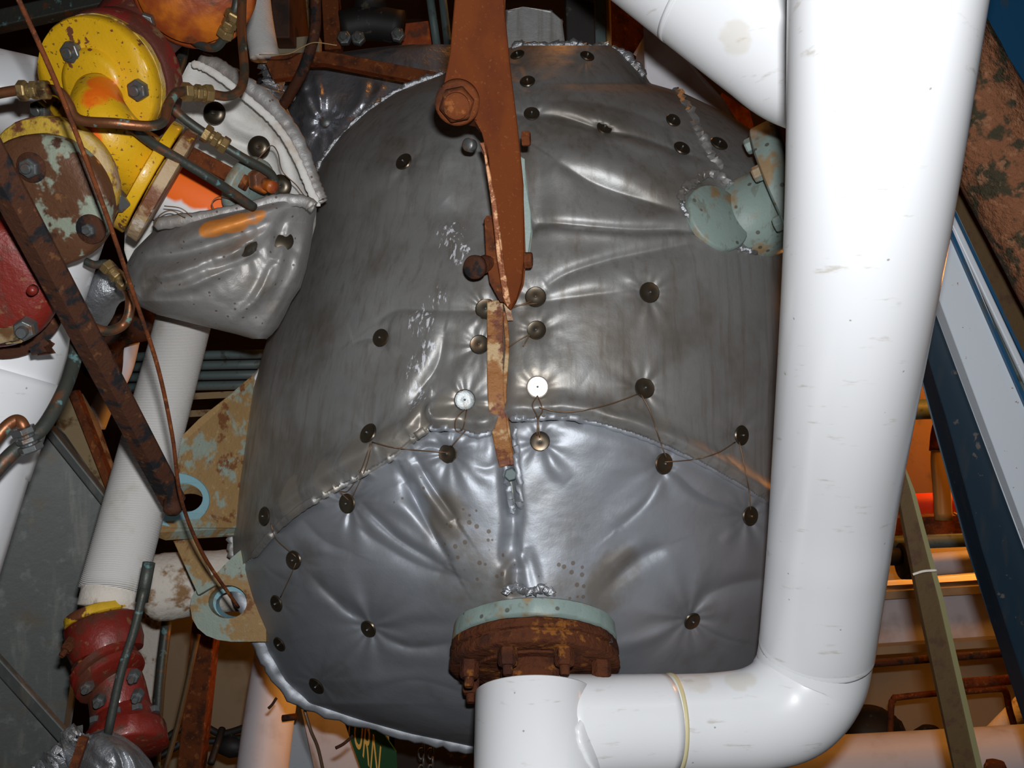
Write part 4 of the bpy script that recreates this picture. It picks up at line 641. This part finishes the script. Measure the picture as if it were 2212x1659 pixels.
ob('brown_column', plate([(1322, -60), (1400, -60), (1396, 90), (1396, 220), (1330, 220)], 3.3, .1), 'rust', None, False, bevel=.004, label='rust brown column left of the slanting white pipe', cat='column')
ob('white_box_duct', plate([(1397, 60), (1430, 80), (1560, 215), (1620, 310), (1540, 330), (1397, 280)], 2.42, .2), 'duct', None, False, bevel=.01, label='grey white duct corner between vessel top and slanting white pipe', cat='duct')
ob('steel_sheet', plate([(1560, 200), (1620, 240), (1640, 320), (1590, 330)], 3.2, .05), 'redor', None, False, label='orange-lit panel right of the grey white duct corner', cat='panel')
ob('dark_ceiling_beam', beam((-60, 60, 2.6), (260, -10, 2.6), .045, .05), 'copperdark', None, False, bevel=.004, label='dark beam slanting across the top left corner', cat='beam')
for i, q in enumerate(([(340, 100, 2.1), (365, 130, 2.1), (385, 190, 2.1), (392, 240, 2.1)], [(398, 95, 2.2), (392, 130, 2.2), (380, 165, 2.15)])): ob('shaded_tube', tube(q, .012, 12, 5), 'copperdark', None, label='%s dark tube in the gap between yellow flange and white lining' % ('longer', 'shorter')[i], cat='tube', group='dark tubes in the gap')

# ================================================================== RIGHT SIDE
ob('rusted_duct_pipe', tube([(1960, -30, 1.78), (2092, 205, 1.78), (2270, 540, 1.78), (2500, 980, 1.78)], .082, 64, 10, noise=.012), 'rustblock', None, label='thick pipe covered in crusty brown rust at the right edge', cat='pipe')
ob('blue_panel', plate([(1900, -500), (2700, -500), (2700, 900), (2280, 300), (2212, 170), (2140, 60), (2080, -60)], 2.25, .04), 'brightblue', None, False, bevel=.003, label='blue painted panel in the top right corner', cat='panel')
rb = T('painted_beam', 'white and blue painted steel beam slanting down the right edge', 'steel beam', P(2120, 800, 2.0))
ob('brown_flange', plate([(2050, 330), (2075, 380), (2435, 1077), (2435, 1200), (2190, 770), (2045, 440)], 2.06, .04), 'olive', rb, False, bevel=.012, label='brown stained face of the beam')
ob('web', plate([(2045, 420), (2058, 440), (2435, 1239), (2435, 1361), (2052, 478)], 2.02, .03), 'bluegrey', rb, False, bevel=.004)
ob('blue_line', beam((2050, 440, 2.0), (2440, 1252, 2.0), .006, .01), 'brightblue', rb, False); ob('white_lip', beam((2046, 455, 1.99), (2440, 1294, 1.99), .014, .012), 'beamwhite', rb, False, bevel=.003)
ob('white_face', plate([(2046, 490), (2018, 625), (2440, 1747), (2440, 1418), (2060, 500)], 1.96, .03), 'beamwhite', rb, False, bevel=.003, label='white painted beam face with rust specks'); ob('blue_edge', beam((2048, 490, 1.955), (2440, 1388, 1.955), .006, .01), 'brightblue', rb, False)
ob('blue_flange', plate([(2016, 625), (2000, 745), (2055, 950), (2120, 1190), (2180, 1380), (2440, 2160), (2440, 1767)], 2.0, .06), 'navy', rb, False, bevel=.004, label='dark blue side of the beam')
tbar = T('tan_flat_bar', 'olive brown bar slanting down from the white riser to the bottom edge', 'steel bar', P(2040, 1350, 1.9))
ob('face', plate([(1925, 930), (1950, 1000), (1968, 1060), (2030, 1300), (2118, 1690), (2070, 1690), (1985, 1300), (1938, 1060)], 1.9, .012), 'olive', tbar, False, bevel=.002); ob('edge', plate([(1945, 985), (1952, 1000), (1976, 1060), (2040, 1300), (2130, 1690), (2117, 1690), (2029, 1300), (1967, 1060)], 1.897, .03), 'oliveedge', tbar, False, label='edge painted lighter as if lit')
ob('tie_wire', tube([(1972, 1241, 1.885), (1995, 1234, 1.885), (2023, 1232, 1.885)], .0025, 8), 'gap', tbar)
# distance behind the beam
def bg(name, label, cat, vf, mat, smooth=True, bevel=0, kind=None, group=None): return ob(name, vf, mat, None, smooth, label=label, cat=cat, bevel=bevel, group=group)
bg('red_pipe', 'bright red horizontal pipe behind the blue beam', 'pipe', tube([(1700, 1100, 4.0), (1930, 1093, 4.0), (2900, 1055, 4.0)], .047, 28, 3), 'redpipe')
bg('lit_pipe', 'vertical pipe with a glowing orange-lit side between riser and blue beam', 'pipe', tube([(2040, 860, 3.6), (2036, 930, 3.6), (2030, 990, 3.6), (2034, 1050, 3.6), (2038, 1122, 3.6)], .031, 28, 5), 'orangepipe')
bg('pipe_elbow', 'brown pipe bend above the vertical orange-lit pipe', 'pipe', tube([(2070, 830, 3.62), (2052, 880, 3.62), (2036, 930, 3.61), (2031, 975, 3.6)], .038, 24, 4), 'rust')
bg('cross_pipe', 'dark pipe crossing above the orange-lit pipe', 'pipe', tube([(1800, 890, 3.5), (1980, 885, 3.5), (2150, 878, 3.5)], .035, 20, 2), 'bluegrey')
bg('brown_beam', 'flat rust brown beam below the bright red pipe', 'steel beam', plate([(1750, 1128), (2900, 1086), (2900, 1138), (1750, 1160)], 3.7, .1), 'rust', False, .004)
bg('grey_pipe', 'dark grey horizontal pipe below the flat rust brown beam', 'pipe', tube([(1750, 1178, 3.5), (2000, 1170, 3.5), (2900, 1134, 3.5)], .024, 20, 2), 'bluegrey')
bg('dark_flange', 'black pipe flange at the edge of the white riser', 'flange', merge(tube([(1800, 1205, 3.4), (1960, 1202, 3.4)], .03, 20, 2), lathe(P(1945, 1212, 3.4), (1, 0, 0), disc(.062, .04), 28)), 'black')
bg('pale_pipe', 'pale horizontal pipe directly below the dark grey pipe', 'pipe', tube([(1980, 1222, 3.9), (2100, 1212, 3.9), (2900, 1148, 3.9)], .045, 28, 3), 'duct')
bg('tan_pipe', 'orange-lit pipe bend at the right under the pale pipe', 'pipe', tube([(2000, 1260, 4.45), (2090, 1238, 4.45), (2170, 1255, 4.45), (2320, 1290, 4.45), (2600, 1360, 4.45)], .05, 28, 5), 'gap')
bg('bulkhead', 'drab tan bulkhead panel behind the pipes at lower right', 'panel', plate([(1650, 1180), (3000, 1180), (3000, 1950), (1650, 1950)], 4.6, .06), 'wall', False)
wd = T('wide_duct', 'wide grey white horizontal duct at lower right with orange-lit ledges above and below', 'duct', P(2000, 1340, 3.9))
ob('duct_body', plate([(1750, 1300), (2900, 1223), (2900, 1336), (1750, 1408)], 3.9, .25), 'duct', wd, False, bevel=.02)
ob('ledge', beam((1750, 1290, 3.86), (2900, 1219, 3.86), .03, .1), 'wall', wd, False); ob('ledge', beam((1750, 1408, 3.9), (2900, 1331, 3.9), .03, .1), 'wall', wd, False)
bg('long_thin_pipe', 'long dark rusty pipe running under the wide grey white duct', 'pipe', tube([(1700, 1450, 3.6), (2050, 1420, 3.6), (2900, 1356, 3.6)], .014, 16, 3), 'darkrust')
bg('short_thin_pipe', 'short rusty pipe right of the olive bar, under the long dark pipe', 'pipe', tube([(2050, 1478, 3.6), (2900, 1415, 3.6)], .018, 16, 3), 'rust')
bg('bent_pipe', 'square bent rusty pipe left of the olive bar', 'pipe', tube([(1918, 2230, 3.7), (1921, 1900, 3.7), (1924, 1560, 3.7), (1930, 1512, 3.7), (1945, 1506, 3.7), (2060, 1494, 3.7)], .0115, 14, 6), 'rust')
bg('dark_upright', 'dark upright partly hidden behind the olive bar', 'post', beam((2040, 1480, 3.75), (2140, 2205, 3.75), .035, .03), 'darkrust', False)
bg('bent_pipe', 'bent rusty pipe right of the olive bar dropping behind the bottom white pipe', 'pipe', tube([(2080, 1494, 3.7), (2155, 1488, 3.7), (2172, 1494, 3.7), (2180, 1530, 3.7), (2200, 1620, 3.7), (2230, 1900, 3.7), (2240, 2230, 3.7)], .012, 14, 6), 'rust')
bg('bottom_white_pipe', 'large grey white pipe along the bottom right edge', 'pipe', tube([(1400, 1680, 3.3), (1850, 1660, 3.3), (2330, 1632, 3.3), (2900, 1598, 3.3)], .108, 40, 3), 'duct')
bg('dark_sack', 'black lump on the pipe left of the bent rusty frame', 'bundle', lathe(P(1880, 1580, 3.9), (0, 0, 1), [(-.06, .1), (0, .13), (.05, .11), (.09, .05)], 24, .06, 2), 'black')
bg('dark_handwheel', 'small black round cap between the bent pipe frames', 'cap', lathe(P(2008, 1590, 3.8), (0, 0, 1), [(-.03, .06), (.01, .06), (.035, .03)], 24), 'black')
bg('sloping_pipe', 'pale sloping pipe at the right edge above the bottom white pipe', 'pipe', tube([(2290, 1440, 4.3), (2200, 1540, 4.3), (2120, 1620, 4.3)], .05, 24, 2), 'gap')
bg('brown_stub', 'brown scaly pipe stub at the bottom right edge', 'pipe', lathe(P(2150, 1680, 2.8), (0, 0, 1), [(-.03, .028), (.03, .03), (.045, .024)], 20, .05), 'flrust')
bg('cord', 'thin orange cord hanging over the pipes at right', 'cord', tube([(2060, 1108, 3.3), (2090, 1128, 3.3), (2100, 1160, 3.3), (2105, 1200, 3.3), (2115, 1230, 3.3)], .004, 8, 5), 'strawwire')
bg('bulkhead', 'dark red-brown panel behind the vertical orange-lit pipe', 'panel', plate([(1750, 780), (3000, 700), (3000, 1160), (1750, 1160)], 4.7, .06), 'brownpaint', False)

# ================================================================== BELOW THE VESSEL
bg('bulkhead', 'drab grey panel behind the rods at lower left', 'panel', plate([(250, 1250), (640, 1250), (700, 1720), (250, 1720)], 4.0, .06), 'wall', False)
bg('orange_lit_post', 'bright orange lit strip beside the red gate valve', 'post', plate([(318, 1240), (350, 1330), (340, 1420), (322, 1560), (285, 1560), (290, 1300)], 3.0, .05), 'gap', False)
bg('patina_rod', 'thick green-black rod right of the red gate valve', 'rod', tube([(362, 1330, 2.7), (345, 1480, 2.65), (332, 1700, 2.6)], .014, 14, 3), 'copperdark')
bg('valve_spindle', 'long grey rod in front of the red gate valve', 'rod', merge(tube([(312, 1270, 1.75), (290, 1360, 1.74), (262, 1450, 1.73), (232, 1590, 1.72)], .0075, 12, 4), tube([(322, 1215, 1.76), (306, 1300, 1.755)], .011, 12, 2)), 'copperdark')
bg('thin_rod', 'thin olive rod between the thick rod and the red pipe', 'rod', tube([(428, 1370, 2.9), (385, 1560, 2.85), (345, 1700, 2.8)], .008, 12, 3), 'olive')
bg('red_rust_pipe', 'square rust red pipe with an orange-lit edge below the lower lug', 'pipe', beam((448, 1340, 3.0), (408, 1720, 3.0), .07, .07), 'rust', False, .004)
bg('white_post', 'upright grey white pipe under the left of the vessel', 'pipe', tube([(608, 1380, 3.2), (580, 1560, 3.1), (560, 1720, 3.0)], .078, 36, 4), 'duct')
bg('white_slab', 'flat pale plate leaning right of the upright grey white pipe', 'panel', plate([(640, 1470), (755, 1520), (800, 1700), (690, 1700)], 3.3, .04), 'duct', False, .004)
bg('white_duct_rear', 'pale panel between the upright pipe and the leaning plate', 'panel', plate([(600, 1500), (650, 1500), (700, 1700), (600, 1700)], 3.4, .04), 'beamwhite', False)
ch_ = T('black_hose_bundle', 'tangle of black hoses crossing behind the red rust pipe', 'hose', P(450, 1600, 3.2))
for q in ([(340, 1610, 3.0), (390, 1575, 3.05), (440, 1570, 3.1), (480, 1585, 3.1), (540, 1568, 3.1)], [(335, 1640, 3.0), (400, 1605, 3.05), (470, 1600, 3.1), (540, 1592, 3.1)], [(455, 1650, 3.0), (470, 1605, 3.05), (480, 1575, 3.1)]): ob('hose', tube(q, .011, 12, 6), 'black', ch_)
ob('float', lathe(P(500, 1612, 3.1), (1, 0, -.1), [(-.05, .02), (0, .035), (.05, .025)], 20), 'black', ch_)
bg('hanging_wire', 'dark wire hanging from the bottom hem of the vessel', 'wire', tube([(658, 1535, 2.3), (672, 1580, 2.3), (688, 1620, 2.32), (705, 1700, 2.34)], .004, 8, 5), 'wire')
for i, q in enumerate(([(742, 1602, 2.35), (728, 1615, 2.35), (760, 1592, 2.35)], [(597, 1508, 2.5), (588, 1522, 2.5), (580, 1530, 2.5)])): bg('metal_sliver', 'small dark sliver hanging by the upright grey white pipe', 'sliver', tube(q, .004, 6, 3), 'darkrust') if i else bg('metal_sliver', 'small dark sliver hanging in front of the leaning pale plate', 'sliver', tube([(725, 1616, 2.35), (742, 1607, 2.35), (762, 1590, 2.35)], .004, 6, 3), 'darkrust')
bg('pipe_peg', 'dark peg sticking out of the upright grey white pipe', 'peg', tube([(610, 1552, 2.95), (640, 1548, 2.95)], .01, 10, 2), 'darkrust')
# sign
sg = T('green_sign', 'green sign with yellow-orange letters below the vessel', 'sign', P(800, 1600, 3.0))
so = ob('board', plate([(735, 1535), (790, 1535), (815, 1565), (856, 1625), (862, 1720), (800, 1720)], 3.0, .01), 'signgreen', sg, False)
tc = bpy.data.curves.new('lettering', 'FONT'); tc.body = 'TURN'; tc.size = .15; tc.extrude = .001; tc.align_x = 'LEFT'; tc.space_character = .95
to = bpy.data.objects.new('tmp', tc); COL.objects.link(to); dg = bpy.context.evaluated_depsgraph_get(); me = bpy.data.meshes.new_from_object(to.evaluated_get(dg)); bpy.data.objects.remove(to)
me.name = 'lettering'; lt = bpy.data.objects.new('lettering', me); COL.objects.link(lt); lt.parent = so; me.materials.clear(); me.materials.append(mt['signorange'])
xd = Vector((70, 0, -112)).normalized(); nd = Vector((0, -1, 0)); yd = Vector((.08, 0, 1)); xd = xd*.5
Mx = Matrix((xd, yd, nd)).transposed().to_4x4(); Mx.translation = P(745, 1572, 2.995)-WL[so.name]; me.transform(Mx)
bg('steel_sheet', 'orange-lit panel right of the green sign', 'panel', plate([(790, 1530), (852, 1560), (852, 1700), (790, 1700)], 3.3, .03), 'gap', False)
for i, x0_ in enumerate((912, 932)):
    c_ = T('chain', '%s of two small chains hanging under the vessel' % ('left', 'right')[i], 'chain', P(x0_, 1600, 2.9), 'small chains under the vessel')
    for k in range(5):
        p = P(x0_+(3 if k % 2 else -2), 1592+k*18, 2.9); n_ = 14; a = Vector((1, 0, 0)) if k % 2 else Vector((0, 1, 0)); s = Vector((0, 1, 0)) if k % 2 else Vector((1, 0, 0))
        ring = [p+Vector((0, 0, .016*math.cos(2*math.pi*j/n_)))+s*(.008*math.sin(2*math.pi*j/n_)) for j in range(n_+1)]; ob('link', sweep(ring, .0028, 6), 'steel', c_)
bg('dark_block', 'black machinery block behind the hanging chains', 'machine', plate([(845, 1500), (1100, 1500), (1100, 1720), (850, 1720)], 3.3, .2), 'black', False, .01)
